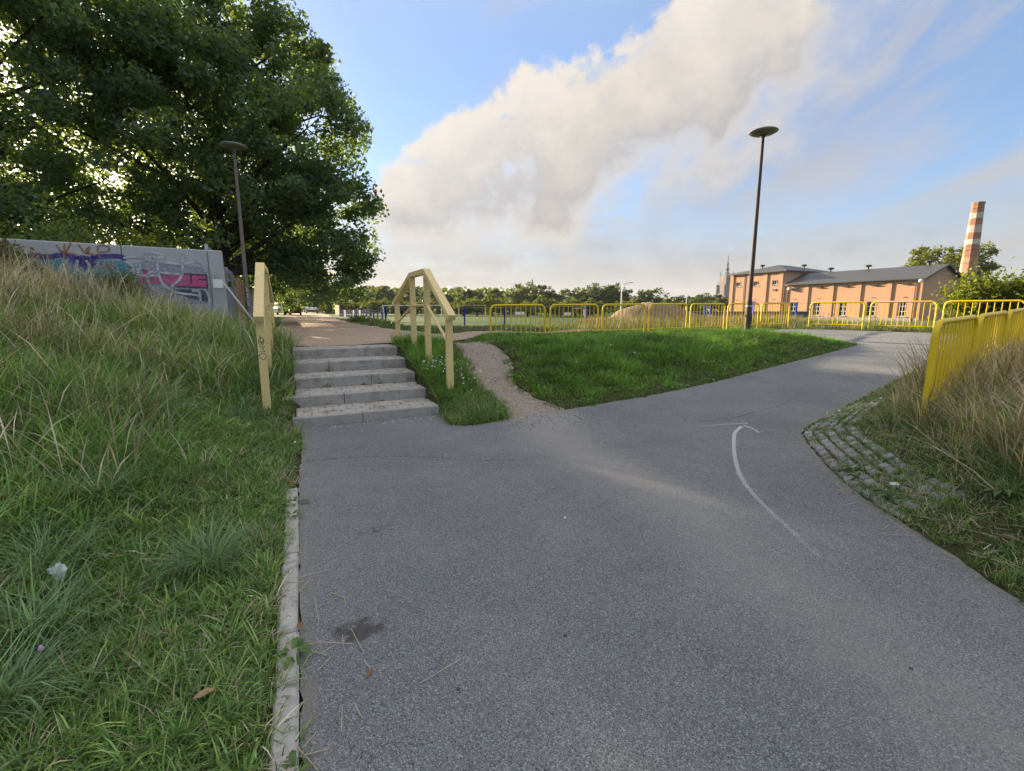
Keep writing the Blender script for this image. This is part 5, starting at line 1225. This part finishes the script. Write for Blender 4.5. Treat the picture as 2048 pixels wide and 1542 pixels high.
# --- left bank
G = Grass()
def lk(x, y): a, b = ab(x, y); return (a < 0.05) & (b < 6.75) & (x < 0.2) & ~isright(x, y)
x, y = scatter(60000, -13.5, 0.3, 0.2, 13, lk)
d = dA(x, y); dist = np.hypot(x, y); a, b = ab(x, y)
dens = np.clip(6.0/np.maximum(dist, 1.6)**1.05, 0.25, 2.2)
k = (rng.random(len(x)) < dens*0.66) & ((d > 0.13) | (y > 5.0)); x, y, d, dist, a, b = (q[k] for q in (x, y, d, dist, a, b))
tall = sst(d, 0.5, 1.9)*(0.25 + 0.75*sst(y, 2.0, 4.5)); n1_ = cloudnoise(x, y, 2.1, 1); n2_ = cloudnoise(x, y, 3.4, 4)
wornside = sst(d, 0.75, 0.2)
pdry = np.clip(0.05 + 0.36*tall*sst(n1_, 0.42, 0.74) + 0.50*sst(-a, 2.2, 4.0)*tall*sst(b, 1.2, 3.6) + 0.14*wornside*sst(n2_, 0.4, 0.8) - 0.35*sst(a, -2.0, -0.6), 0.06, 0.8)
col = colpick(len(x), pdry); sat = (0.8 + 0.5*n2_)[:, None]; col = col*sat
k = rng.random(len(x)) < 0.80; x, y, n1_, tall, dist, col = (q[k] for q in (x, y, n1_, tall, dist, col)); cl_ = rng.random(len(x))
tufts(G, x, y, 11, (0.10 + 0.46*tall*(0.45 + 0.9*n1_))*(0.6 + 0.8*cl_), 0.0058 + 0.0030*np.clip(dist/5, 0, 2), col*(0.72 + 0.56*cl_)[:, None], 0.045, (0.05, 0.8), (0.5, 2.0), 3)
# short dense turf near the path
x, y = scatter(70000, -6, 0.3, 0.2, 7.5, lambda x, y: lk(x, y) & (dA(x, y) < 1.9))
dist = np.hypot(x, y); d = dA(x, y); k = (rng.random(len(x)) < np.clip(2.6/np.maximum(dist, 1.3), 0.2, 1)) & (d > 0.10 - 0.10*(cloudnoise(x, y, 6.5, 7) > 0.74) - 0.10*(rng.random(len(x)) < 0.10)); x, y, d = x[k], y[k], d[k]
nn_ = cloudnoise(x, y, 4.5, 2)
tufts(G, x, y, 5, 0.065 + 0.075*nn_, 0.0058, colpick(len(x), np.clip(0.08 + 0.42*sst(d, 0.55, 0.1)*sst(nn_, 0.4, 0.8), 0, 0.6))*(0.8 + 0.4*rng.random(len(x)))[:, None], 0.03, (0.2, 1.1), (0.3, 1.5), 2)
# long bluish arching tussocks at the lower left
for tx, ty, tr in ((-2.25, 1.95, 0.16), (-1.95, 1.55, 0.14), (-2.6, 2.4, 0.18), (-1.85, 2.6, 0.12), (-3.4, 3.9, 0.2), (-4.6, 4.6, 0.2), (-3.9, 5.2, 0.2), (-3.0, 3.2, 0.15), (-5.6, 5.6, 0.25), (-3.6, 5.9, 0.2), (-4.0, 6.7, 0.22), (-4.4, 7.4, 0.2), (-3.75, 6.9, 0.15)):
    q = rng.normal(0, tr*0.4, (16, 2)); tufts(G, tx + q[:, 0], ty + q[:, 1], 14, 0.34, 0.0062, np.tile(np.array([[0.19, 0.31, 0.14]]), (16, 1)), 0.03, (0.15, 0.6), (0.8, 2.0), 3)
# dry stalks with seed heads
x, y = scatter(8500, -13, -1.5, 2.2, 13, lk); d = dA(x, y); a, b = ab(x, y); n1_ = cloudnoise(x, y, 2.1, 1)
k = (d > 1.0) & (np.hypot(x, y) > 4.2) & (rng.random(len(x)) < 0.16 + 0.84*sst(-a, 1.6, 3.4)*sst(b, 0.3, 3.0)*sst(n1_, 0.25, 0.6)); x, y = x[k], y[k]
a, b = ab(x, y); tufts(G, x, y, 3, 0.55 + 0.28*sst(b, 3.0, 5.5)*sst(-a, 1.5, 3), 0.0055, colpick(len(x), np.full(len(x), 0.97)), 0.04, (0.0, 0.35), (0.1, 1.0), 3, None, [0.8, 0.7, 2.2])
x, y = scatter(9000, -13, -6, 7, 13, lk); a, b = ab(x, y); k = (b > 5.2) & (a < -1.4); x, y = x[k], y[k]
tufts(G, x, y, 7, 0.55, 0.0085, colpick(len(x), np.full(len(x), 0.62)), 0.06, (0.0, 0.6), (0.3, 1.6), 3)
# broad weed leaves
x, y = scatter(8000, -9, 0, 0.3, 9, lk); k = rng.random(len(x)) < np.clip(3/np.maximum(np.hypot(x, y), 1.5), 0.15, 1); x, y = x[k], y[k]
k = dA(x, y) > 0.16; x, y = x[k], y[k]
tufts(G, x, y, 5, 0.085, 0.026, vary(len(x), [(0.11, 0.19, 0.045), (0.13, 0.22, 0.055)], 0), 0.02, (0.5, 1.2), (0.2, 0.9), 3, None, [0.35, 1.0, 0.8])
G.build('bank_grass', 'overgrown green and dry grass on the left bank')

# --- grass bank between the dirt trail and the path
G = Grass()
def ik(x, y): a, b = ab(x, y); return ((a > ST_W) & ~isright(x, y) & (y < 15.6 + 0.52*np.maximum(x, -1)))
x, y = scatter(58000, -3.2, 12, 6.0, 19, ik); dist = np.hypot(x, y); d = dA(x, y); a, b = ab(x, y)
k = rng.random(len(x)) < np.clip(8.5/dist, 0.25, 1.0); x, y, d, a, b = (q[k] for q in (x, y, d, a, b)); n1_ = cloudnoise(x, y, 1.9, 6)
dd = dD(x, y)
hgt = 0.055 + 0.10*sst(d, 0.1, 1.4)*(0.5 + n1_)*sst(dd, 0.0, 0.9) + 0.07*((a < 3.4) & (b > 0.2))
col = colpick(len(x), np.clip(0.04 + 0.35*sst(dd, 0.35, 0.05) + 0.15*sst(d, 0.2, 0.02), 0, 1), [(0.120, 0.260, 0.036), (0.145, 0.29, 0.044), (0.10, 0.22, 0.040), (0.18, 0.31, 0.05)], [(0.16, 0.13, 0.07), (0.10, 0.08, 0.045)])*(0.75 + 0.5*n1_)[:, None]
cl_ = rng.random(len(x)); np_ = cloudnoise(x, y, 6.5, 11); cl_ = np.clip(0.5*cl_ + 0.9*(np_ - 0.2), 0, 1.2); tufts(G, x, y, 8, hgt*1.3*(0.55 + 0.8*cl_)*(1 - 0.55*sst(y - 0.52*np.maximum(x, 0), 9.5, 12.5)), 0.0095, col*(0.7 + 0.6*cl_)[:, None], 0.055, (0.1, 0.8), (0.3, 1.5), 2)
x, y = scatter(2600, -3.2, 12, 6.0, 17, ik); tufts(G, x, y, 4, 0.11, 0.035, vary(len(x), [(0.09, 0.19, 0.04), (0.115, 0.22, 0.05)], 0), 0.02, (0.5, 1.2), (0.2, 0.9), 3, None, [0.35, 1.0, 0.8])
x, y = scatter(2200, -1.6, 0.2, 6.1, 8.3, lambda x, y: ik(x, y) & (ab(x, y)[0] < 3.3)); tufts(G, x, y, 8, 0.17, 0.006, colpick(len(x), np.full(len(x), 0.08)), 0.04, (0.15, 0.8), (0.6, 1.8), 3)
G.build('bank_turf', 'lush green turf on the bank between dirt trail and path')

# --- right verge
G = Grass()
x, y = scatter(52000, 2.4, 15, 0.6, 14, lambda x, y: isright(x, y)); d = dA(x, y); dist = np.hypot(x, y)
k = rng.random(len(x)) < np.clip(5.5/dist, 0.2, 1.0)*(0.50 + 0.50*sst(d, 0.45, 1.0)); x, y, d = x[k], y[k], d[k]; n1_ = cloudnoise(x, y, 2.6, 3)
tall = sst(d, 0.55, 1.35)
tufts(G, x, y, 8, 0.07 + 0.38*tall*(0.55 + 0.6*n1_), 0.0072, colpick(len(x), np.clip(0.12 + 0.62*tall*sst(n1_, 0.2, 0.65), 0, 0.85)), 0.05, (0.1, 0.75), (0.4, 1.7), 3, (3.5, 0.25))
x, y = scatter(9500, 3.4, 13, 1.2, 12, lambda x, y: isright(x, y)); d = dA(x, y); k = (d > 0.8) & (rng.random(len(x)) < np.clip(6.5/np.hypot(x, y), 0, 1)*(0.25 + 0.75*sst(np.hypot(x - 4.3, y - 4.6), 0.35, 1.1))); x, y = x[k], y[k]
tufts(G, x, y, 6, 0.42 + 0.2*sst(np.hypot(x - 4.3, y - 4.6), 0.4, 1.6), 0.0052, colpick(len(x), np.full(len(x), 0.98), GREEN, [(0.46, 0.38, 0.25), (0.37, 0.30, 0.195), (0.54, 0.46, 0.32), (0.29, 0.23, 0.15)]), 0.05, (0.0, 0.4), (0.2, 1.1), 3, (3.6, 0.4), [0.7, 0.7, 2.0])
# long flattened straws reaching over the setts
x, y = scatter(900, 3.2, 6, 3.0, 7.0, lambda x, y: isright(x, y)); d = dA(x, y); k = (d > 0.6) & (d < 1.5); x, y = x[k], y[k]
tufts(G, x, y, 2, 0.75, 0.005, colpick(len(x), np.full(len(x), 0.9)), 0.05, (0.6, 1.2), (0.2, 0.7), 3, (3.4, 0.85))
x, y = scatter(1500, 2.6, 7, 1.0, 8, lambda x, y: isright(x, y)); d = dA(x, y); k = (d > 0.05) & (d < 0.7) & (cloudnoise(x, y, 3, 8) > 0.5); x, y = x[k], y[k]
tufts(G, x, y, 6, 0.09, 0.022, vary(len(x), [(0.09, 0.18, 0.04), (0.12, 0.21, 0.05)], 0), 0.03, (0.5, 1.2), (0.2, 0.9), 3, None, [0.4, 1.0, 0.7])
x, y = scatter(30000, 2.6, 6.5, 0.8, 8.0, lambda x, y: isright(x, y)); d = dA(x, y); n1_ = cloudnoise(x, y, 5.0, 5); k = (d < 1.15) & (d > 0.02) & (n1_ + 0.25*(y < 3.9) + 0.3*sst(d, 0.75, 1.1) + rng.normal(0, 0.12, len(x)) > 0.43); x, y = x[k], y[k]
tufts(G, x, y, 5, 0.05 + 0.05*(y < 3.9), 0.006, colpick(len(x), np.full(len(x), 0.30)), 0.03, (0.1, 1.0), (0.2, 1.2), 2)
G.build('verge_grass', 'tall dry brown grass around the yellow barriers on the right verge')

# --- weeds behind the barriers and coarse turf of the field edge
G = Grass()
def fk(x, y): return (y > 13.6 + 0.52*np.maximum(x+0.6, 0))
x, y = scatter(21000, -2, 16, 12, 26, lambda x, y: fk(x, y) & (y < 17.5 + 0.52*np.maximum(x+0.6, 0)))
n1_ = cloudnoise(x, y, 1.3, 9); k = rng.random(len(x)) < 0.5; x, y, n1_ = x[k], y[k], n1_[k]
tufts(G, x, y, 5, 0.16 + 0.42*n1_*sst(x, -1, 5), 0.010, colpick(len(x), np.clip(0.35 + 0.4*n1_, 0, 0.9))*0.55, 0.1, (0.0, 0.5), (0.1, 1.1), 2)
x, y = scatter(9000, 10, 27, 13, 24, lambda x, y: (dA(x, y) > 0.25) & (y > 33.5 - 1.42*x - 0.1*(x-11))); k = rng.random(len(x)) < 0.6; x, y = x[k], y[k]
tufts(G, x, y, 6, 0.26, 0.011, colpick(len(x), np.full(len(x), 0.3))*0.6, 0.1, (0.0, 0.5), (0.1, 1.1), 2)
x, y = scatter(12000, -16, 4, 13, 34, lambda x, y: (ab(x, y)[0] > 3.0)); k = rng.random(len(x)) < 0.8; x, y = x[k], y[k]
tufts(G, x, y, 5, 0.13, 0.014, colpick(len(x), np.full(len(x), 0.08))*0.6, 0.12, (0.1, 0.7), (0.2, 1.2), 2)
x, y = scatter(6000, -20, -4, 9, 40, lambda x, y: (ab(x, y)[0] < -0.5) & (ab(x, y)[0] > -1.7) & (ab(x, y)[1] > 3.8)); tufts(G, x, y, 5, 0.13, 0.014, colpick(len(x), np.full(len(x), 0.25)), 0.1, (0.1, 0.7), (0.2, 1.2), 2)
x, y = scatter(1700, -17, -5, 26, 44, lambda x, y: (np.abs(ab(x, y)[0] - (4.2 + 0.35*(ab(x, y)[1]-20)*0.5)) < 1.4)); tufts(G, x, y, 7, 0.45, 0.035, vary(len(x), [(0.09, 0.14, 0.02), (0.07, 0.12, 0.02)], 0), 0.15, (0.1, 0.8), (0.2, 1.2), 2)
x, y = scatter(5200, 3.5, 14, 21.5, 24.6, lambda x, y: fk(x, y)); tufts(G, x, y, 4, 0.42, 0.012, colpick(len(x), np.full(len(x), 0.75), GREEN, [(0.25, 0.18, 0.11), (0.18, 0.13, 0.08)]), 0.12, (0.0, 0.6), (0.1, 1.0), 2)
G.build('field_weeds', 'dry weeds and coarse turf behind the yellow barriers and along the lane')

# ------------------------------------------------------------------ granite setts in the verge
setts = wthing('sett_paving', (4.2, 5.0, 0.1), 'patch of mossy granite setts at the corner of the right verge', 'paving')
M_sett = [simple('granite_%s' % n, c, 0.85, var=0.25, scale=12, bump=0.4, bscale=60, dirt=(0.10, 0.10, 0.06), dscale=9) for n, c in (('grey', (0.27, 0.265, 0.255)), ('pale', (0.34, 0.33, 0.31)), ('dark', (0.19, 0.19, 0.185)))]
sproto = []
for i in range(3):
    mb = MB(); mb.cbox((0, 0, 0), (0.118, 0.088, 0.09), 0.014); o = mb.build('sett', M_sett[i]); sproto.append(o.data); bpy.data.objects.remove(o)
cnt = 0
edge_pts = [(2.96,3.4),(3.02,3.95),(3.24,4.62),(3.47,5.27),(3.62,5.62),(4.22,6.2),(5.0,6.82)]
rows = []
for r_ in range(5):
    off = 0.07 + 0.098*r_; acc = 0.0
    for p, q in zip(edge_pts[:-1], edge_pts[1:]):
        d = Vector((q[0]-p[0], q[1]-p[1])); L = d.length; d.normalize(); nrm = Vector((d.y, -d.x)); s_ = (0.13 - acc) if acc else 0.06*(r_ % 2)
        while s_ < L:
            c = Vector(p) + d*s_ + nrm*off; rows.append((c.x, c.y, math.atan2(d.y, d.x))); s_ += 0.130
        acc = (L - (s_ - 0.130)) % 0.13
seen = []
for x, y, a in rows:
    if any((x-u)**2 + (y-v)**2 < 0.0075 for u, v in seen) or inpoly(np.array([x]), np.array([y]), ASPH_S)[0]: continue
    if cnt >= 295 or not isright(x, y): continue
    seen.append((x, y)); cnt += 1
    o = bpy.data.objects.new('sett', sproto[random.choice((0, 0, 1, 2))]); COL.objects.link(o); o.parent = setts
    z = gz(x, y); e = 0.05
    sx = (gz(x+e, y) - gz(x-e, y))/(2*e); sy = (gz(x, y+e) - gz(x, y-e))/(2*e)
    n = Vector((-sx, -sy, 1)).normalized(); q = n.to_track_quat('Z', 'Y').to_matrix() @ Matrix.Rotation(a + random.uniform(-.09, .09), 3, 'Z')
    o.rotation_euler = (Vector((0,0,1)).rotation_difference(n).to_matrix() @ Matrix.Rotation(a + random.uniform(-.09, .09), 3, 'Z')).to_euler()
    o.location = Vector((x, y, z - 0.038 + random.uniform(-.012, .009))) - Vector(setts.location); k = random.uniform(0.88, 1.05); o.scale = (k, random.uniform(0.9, 1.04), 1)

# ------------------------------------------------------------------ single weeds, litter, stones, flowers
def weed(x, y, n, L, wd, label, seed, tall=0.0):
    r = random.Random(seed); root = wthing('weed_plant', (x, y, gz(x, y)), label, 'plant'); base = Vector((x, y, gz(x, y)))
    mats = M_weed
    for i in range(n):
        a = 2*math.pi*i/n + r.uniform(-.3, .3); l_ = L*r.uniform(0.7, 1.2); mb = MB(); d = Vector((math.cos(a), math.sin(a), 0)); s_ = Vector((-math.sin(a), math.cos(a), 0)); up = r.uniform(0.25, 0.7)
        pts = [base + d*0.01, base + d*l_*0.35 + Vector((0, 0, l_*up*0.5)), base + d*l_*0.7 + Vector((0, 0, l_*up*0.6)), base + d*l_ + Vector((0, 0, l_*up*0.3))]
        ws = [wd*0.2, wd*0.8, wd, 0.0]; vs = []
        for p, w_ in zip(pts, ws): vs += [p - s_*w_/2 + Vector((0,0,w_*0.15)), p, p + s_*w_/2 + Vector((0,0,w_*0.15))]
        fs = []
        for k in range(3):
            for j in range(2): fs.append((k*3+j, k*3+j+1, k*3+j+4, k*3+j+3))
        mb.add(vs, fs); mb.build('leaf', mats[i % 2], root)
    return root
M_weed = []
for nm, c in (('weed_leaf_green', (0.085, 0.17, 0.04)), ('weed_leaf_light', (0.13, 0.21, 0.055))):
    m, t, out = new_mat(nm); b = t.node('ShaderNodeBsdfPrincipled', Base__Color=c, Roughness=0.5); tr = t.n.new('ShaderNodeBsdfTranslucent'); tr.inputs[0].default_value = (*[q*1.2 for q in c], 1)
    mx = t.n.new('ShaderNodeMixShader'); mx.inputs[0].default_value = 0.3; t.l.new(b.outputs[0], mx.inputs[1]); t.l.new(tr.outputs[0], mx.inputs[2]); t.l.new(mx.outputs[0], out.inputs[0]); M_weed.append(m)
weed(-1.02, 1.93, 9, 0.10, 0.032, 'dandelion rosette growing over the kerb in the lower foreground', 1)
weed(-1.80, 3.62, 8, 0.12, 0.03, 'dark weed sprawling over the kerb halfway to the steps', 2)
weed(-1.70, 3.38, 7, 0.10, 0.022, 'withered weed on the kerb just below the dark one', 3)
weed(-0.75, 1.36, 7, 0.09, 0.022, 'small weed at the near end of the visible kerb', 4)
weed(3.12, 3.62, 12, 0.17, 0.03, 'large spiky green weed at the edge of the right verge', 5)
weed(3.26, 4.30, 9, 0.14, 0.04, 'bright broad-leaved weed beside the granite setts', 6)
weed(3.42, 2.75, 12, 0.18, 0.045, 'leafy green weed at the right frame edge', 7)
weed(3.55, 3.2, 10, 0.17, 0.045, 'green weed behind the leafy one near the right frame edge', 8)
weed(-3.05, 8.0, 8, 0.12, 0.015, 'little grass tuft growing on the third step', 9) if False else None
for k, (a_, i_) in enumerate(((0.62, 3), (0.50, 2))):
    p = fromab(a_, i_*ST_T - 0.06); x, y = p; z = ST_Z[i_-1]
    root = wthing('weed_plant', (x, y, z), ['thin grass tuft at the foot of the fourth riser', 'thin grass tuft at the foot of the third riser'][k], 'plant')
    r = random.Random(60+k); mb = MB()
    for q in range(16):
        a = r.uniform(0, 6.28); l_ = r.uniform(0.07, 0.15); d = Vector((math.cos(a), math.sin(a), 0)); s_ = Vector((-d.y, d.x, 0))*0.003; b_ = Vector((x + r.uniform(-.1, .1), y, z - 0.003))
        mb.add([b_-s_, b_+s_, b_ + d*l_*0.5 + Vector((0,0,l_*.6)) + s_, b_ + d*l_*0.5 + Vector((0,0,l_*.6)) - s_, b_ + d*l_ + Vector((0,0,l_*.5))], [(0,1,2,3), (3,2,4)])
    mb.build('blade', M_weed[0], root)
# crumpled white bag in the grass and other small litter
def crumple(name, x, y, z, s, label, mat, seed, cat='litter', squash=0.7):
    r = random.Random(seed); bm = bmesh.new(); bmesh.ops.create_icosphere(bm, subdivisions=2, radius=1)
    for v_ in bm.verts: v_.co *= r.uniform(0.5, 1.25); v_.co.x *= s[0]; v_.co.y *= s[1]; v_.co.z = v_.co.z*s[2]
    me = bpy.data.meshes.new(name); bm.to_mesh(me); bm.free(); me.materials.append(mat); o = bpy.data.objects.new(name, me); COL.objects.link(o); o.location = (x, y, z); o.rotation_euler = (0, 0, r.uniform(0, 6)); return tag(o, label, cat)
M_bag = simple('white_plastic_film', (0.62, 0.64, 0.63), 0.35, var=0.1)
crumple('plastic_bag', -2.42, 2.28, gz(-2.42, 2.28) + 0.13, (0.036, 0.022, 0.050), 'crumpled white plastic bag in the long grass at the lower left', M_bag, 3)
crumple('paper_scrap', 3.22, 3.72, gz(3.22, 3.72) + 0.03, (0.045, 0.03, 0.015), 'white paper scrap on the right verge', M_bag, 5)
crumple('rubbish_bag', -8.95, 16.35, gz(-8.95, 16.35) + 0.12, (0.16, 0.16, 0.28), 'black rubbish bag at the foot of the left lamp post', M_black, 8, 'bag')
M_stone = simple('pale_stone', (0.36, 0.33, 0.29), 0.9, var=0.25, scale=8)
sl = ['pale flat stone in the middle of the dirt trail', 'brown stone at the right edge of the dirt trail', 'small grey stone low on the dirt trail', 'flat stone at the top of the dirt trail', 'pale stone half buried left of the trail middle']
for (x, y, s_), lb in zip(((-0.28, 8.45, 0.05), (-0.02, 8.62, 0.07), (0.1, 7.6, 0.035), (-0.95, 9.6, 0.08), (-0.55, 8.7, 0.045)), sl):
    crumple('stone', x, y, float(zdirt(np.array([x]), np.array([y]))[0]) + s_*0.12, (s_, s_*0.7, s_*0.35), lb, M_stone, int(x*100) + 900, 'stone')
crumple('stone', 0.41, 3.38, 0.006, (0.014, 0.012, 0.009), 'tiny white pebble in the middle of the asphalt', M_bag, 44, 'stone')
M_dead = simple('dead_leaf_brown', (0.20, 0.12, 0.06), 0.8, var=0.3, scale=30)
def dead_leaf(x, y, s, label, seed, mat=None, z=None):
    r = random.Random(seed); a = r.uniform(0, 6.28); d = Vector((math.cos(a), math.sin(a), 0)); n = Vector((-d.y, d.x, 0)); b_ = Vector((x, y, (gz(x, y) if z is None else z) + 0.006)); u = Vector((0, 0, s*0.35))
    vs = [b_-d*s, b_-d*s*.3-n*s*.45+u, b_-d*s*.3+Vector((0,0,.002)), b_-d*s*.3+n*s*.45+u, b_+d*s*.4-n*s*.35+u*.8, b_+d*s*.4+Vector((0,0,.002)), b_+d*s*.4+n*s*.35+u*.6, b_+d*s+u*.5]
    o = MB().add(vs, [(0,1,2),(0,2,3),(1,4,5,2),(2,5,6,3),(4,7,5),(5,7,6)]).build('dead_leaf', mat or M_dead, origin=tuple(b_)); sd = o.modifiers.new('s', 'SOLIDIFY'); sd.thickness = 0.0012; return tag(o, label, 'leaf')
dead_leaf(-0.63, 1.82, 0.022, 'dark curled leaf on the stained asphalt near the kerb', 3)
dead_leaf(-2.08, 4.02, 0.03, 'orange dead leaf in the grass beside the far kerb', 4, simple('orange_leaf', (0.42, 0.17, 0.05), 0.8), gz(-2.08, 4.02) + 0.05)
dead_leaf(-1.22, 1.62, 0.04, 'tan dead leaf lying in the turf at the lower left', 5, simple('tan_leaf', (0.36, 0.24, 0.12), 0.8), gz(-1.22, 1.62) + 0.05)
dead_leaf(-1.06, 2.1, 0.035, 'reddish dead leaf on the turf beside the kerb rosette', 6, None, gz(-1.06, 2.1) + 0.02)
# straws and crumbs
def straws():
    r = np.random.default_rng(5); mb = MB()
    spots = [(-0.98, 1.75, 60), (-1.2, 2.3, 25), (-0.68, 1.25, 30), (-2.2, 4.7, 20), (-2.0, 6.45, 40), (3.45, 4.9, 120), (3.3, 4.2, 160), (3.15, 3.3, 200), (3.3, 2.6, 160), (3.8, 5.85, 40), (3.9, 4.6, 100)]
    for sx, sy, n in spots:
        for _ in range(n//2):
            x, y = sx + r.normal(0, 0.16), sy + r.normal(0, 0.3); L = r.uniform(0.05, 0.22); a = r.uniform(0, 6.28); z = gz(x, y) + 0.006
            mb.bar((x, y, z), (x + L*math.cos(a), y + L*math.sin(a), z + r.uniform(0.0, 0.02)), 0.0026, 0.0022)
    o = mb.build('loose_straw', simple('straw', (0.46, 0.38, 0.25), 0.8, var=0.25, scale=20)); tag(o, 'loose dry straws lying along the path edges', 'straw', kind='stuff')
    mb = MB()
    for _ in range(420):
        k = r.random()
        if k < 0.95: x, y = 0.3 + r.normal(0, 0.5), 6.65 + r.normal(0, 0.36)
        else: x, y = r.uniform(-0.5, 2.6), r.uniform(1.6, 6.5)
        if not inpoly(np.array([x]), np.array([y]), ASPH_S)[0]: continue
        s_ = r.uniform(0.003, 0.010); mb.box((x, y, float(zroad(x, y)) + s_*0.3), (s_*1.5, s_, s_*0.9), r.uniform(0, 3))
    o = mb.build('soil_crumbs', simple('crumb', (0.10, 0.085, 0.065), 0.9, var=0.5, scale=60)); tag(o, 'small soil crumbs and grit scattered below the dirt trail', 'grit', kind='stuff')
    mb = MB()
    for _ in range(160):
        i_ = r.integers(0, 4); a_ = r.uniform(0.05, 1.9); b_ = i_*ST_T + r.uniform(0.12, 0.7)
        if r.random() < 0.3: a_, b_, i_ = r.uniform(-0.1, 2.0), r.uniform(-0.3, -0.02), -1
        x, y = fromab(a_, b_); z = ST_Z[i_] if i_ >= 0 else 0.0; s_ = r.uniform(0.006, 0.016)
        mb.box((x, y, z + 0.005), (s_*1.6, s_, 0.004), r.uniform(0, 3))
    o = mb.build('petal_litter', M_bag); tag(o, 'tiny white petals and scraps scattered on the steps', 'litter', kind='stuff')
straws()
def flowers():
    r = np.random.default_rng(9); mb = MB(); st_ = MB()
    S = [(-1.25, 8.2, 45, 0.18), (-1.05, 7.95, 16, 0.15), (-0.72, 7.85, 16, 0.14), (-0.6, 7.5, 8, 0.15), (1.6, 8.1, 5, 0.4), (3.2, 9.8, 6, 1.0), (0.6, 12.5, 6, 0.4), (4.6, 10.4, 5, 0.8), (3.95, 5.6, 8, 0.25), (4.1, 5.2, 6, 0.2), (-2.2, 4.6, 4, 0.25), (2.0, 11.0, 5, 1.2)]
    for sx, sy, n, sd in S:
        for _ in range(n):
            x, y = sx + r.normal(0, sd), sy + r.normal(0, sd)
            if STEPZONE(x, y) or inpoly(np.array([x]), np.array([y]), ASPH_S)[0]: continue
            z = gz(x, y) + r.uniform(0.14, 0.26); q = r.uniform(0.010, 0.017); tl = r.normal(0, 0.35, 2)
            c = Vector((x, y, z)); nr = Vector((tl[0], tl[1] - 0.3, 1)).normalized(); u = nr.orthogonal().normalized(); v_ = nr.cross(u)
            for p in range(6):
                a = p*math.pi/3; d = u*math.cos(a) + v_*math.sin(a); e = nr.cross(d)
                mb.add([c, c + d*q*0.6 + e*q*0.3, c + d*q*1.1, c + d*q*0.6 - e*q*0.3], [(0, 1, 2, 3)])
    o = mb.build('white_flowers', simple('white_petal', (0.75, 0.75, 0.72), 0.6, var=0.05)); tag(o, 'small white wildflowers in the grass beside the steps and on the bank', 'flowers', kind='stuff')
flowers()
M_clov = simple('clover_pink', (0.48, 0.28, 0.42), 0.7, var=0.2)
fx, fy = -1.88, 1.66; fz = gz(fx, fy)
cl = wthing('clover_flower', (fx, fy, fz), 'single pale pink clover flower at the lower left edge', 'flower')
MB().tube([(fx, fy, fz), (fx + 0.01, fy, fz + 0.10), (fx, fy, fz + 0.19)], 0.0018, 5).build('stem', M_weed[0], cl); MB().lathe([(0.003, 0.18), (0.009, 0.188), (0.010, 0.196), (0.005, 0.205)], 9, (fx, fy, fz)).build('bloom', M_clov, cl, smooth=True)

# ------------------------------------------------------------------ evening haze: one closed box of thin air
hm = bpy.data.materials.new('haze_air'); hm.use_nodes = True; ht = NT(hm.node_tree); ht.n.clear()
ho = ht.n.new('ShaderNodeOutputMaterial'); pv = ht.n.new('ShaderNodeVolumePrincipled')
pv.inputs['Color'].default_value = (0.86, 0.90, 0.96, 1); pv.inputs['Density'].default_value = 0.00012; pv.inputs['Anisotropy'].default_value = 0.25
ht.l.new(pv.outputs[0], ho.inputs['Volume'])
hz_o = MB().box((0, 0, 29.0), (3000, 3000, 62.0)).build('haze', hm); tag(hz_o, 'thin pale evening haze over the fields', 'haze', kind='stuff')
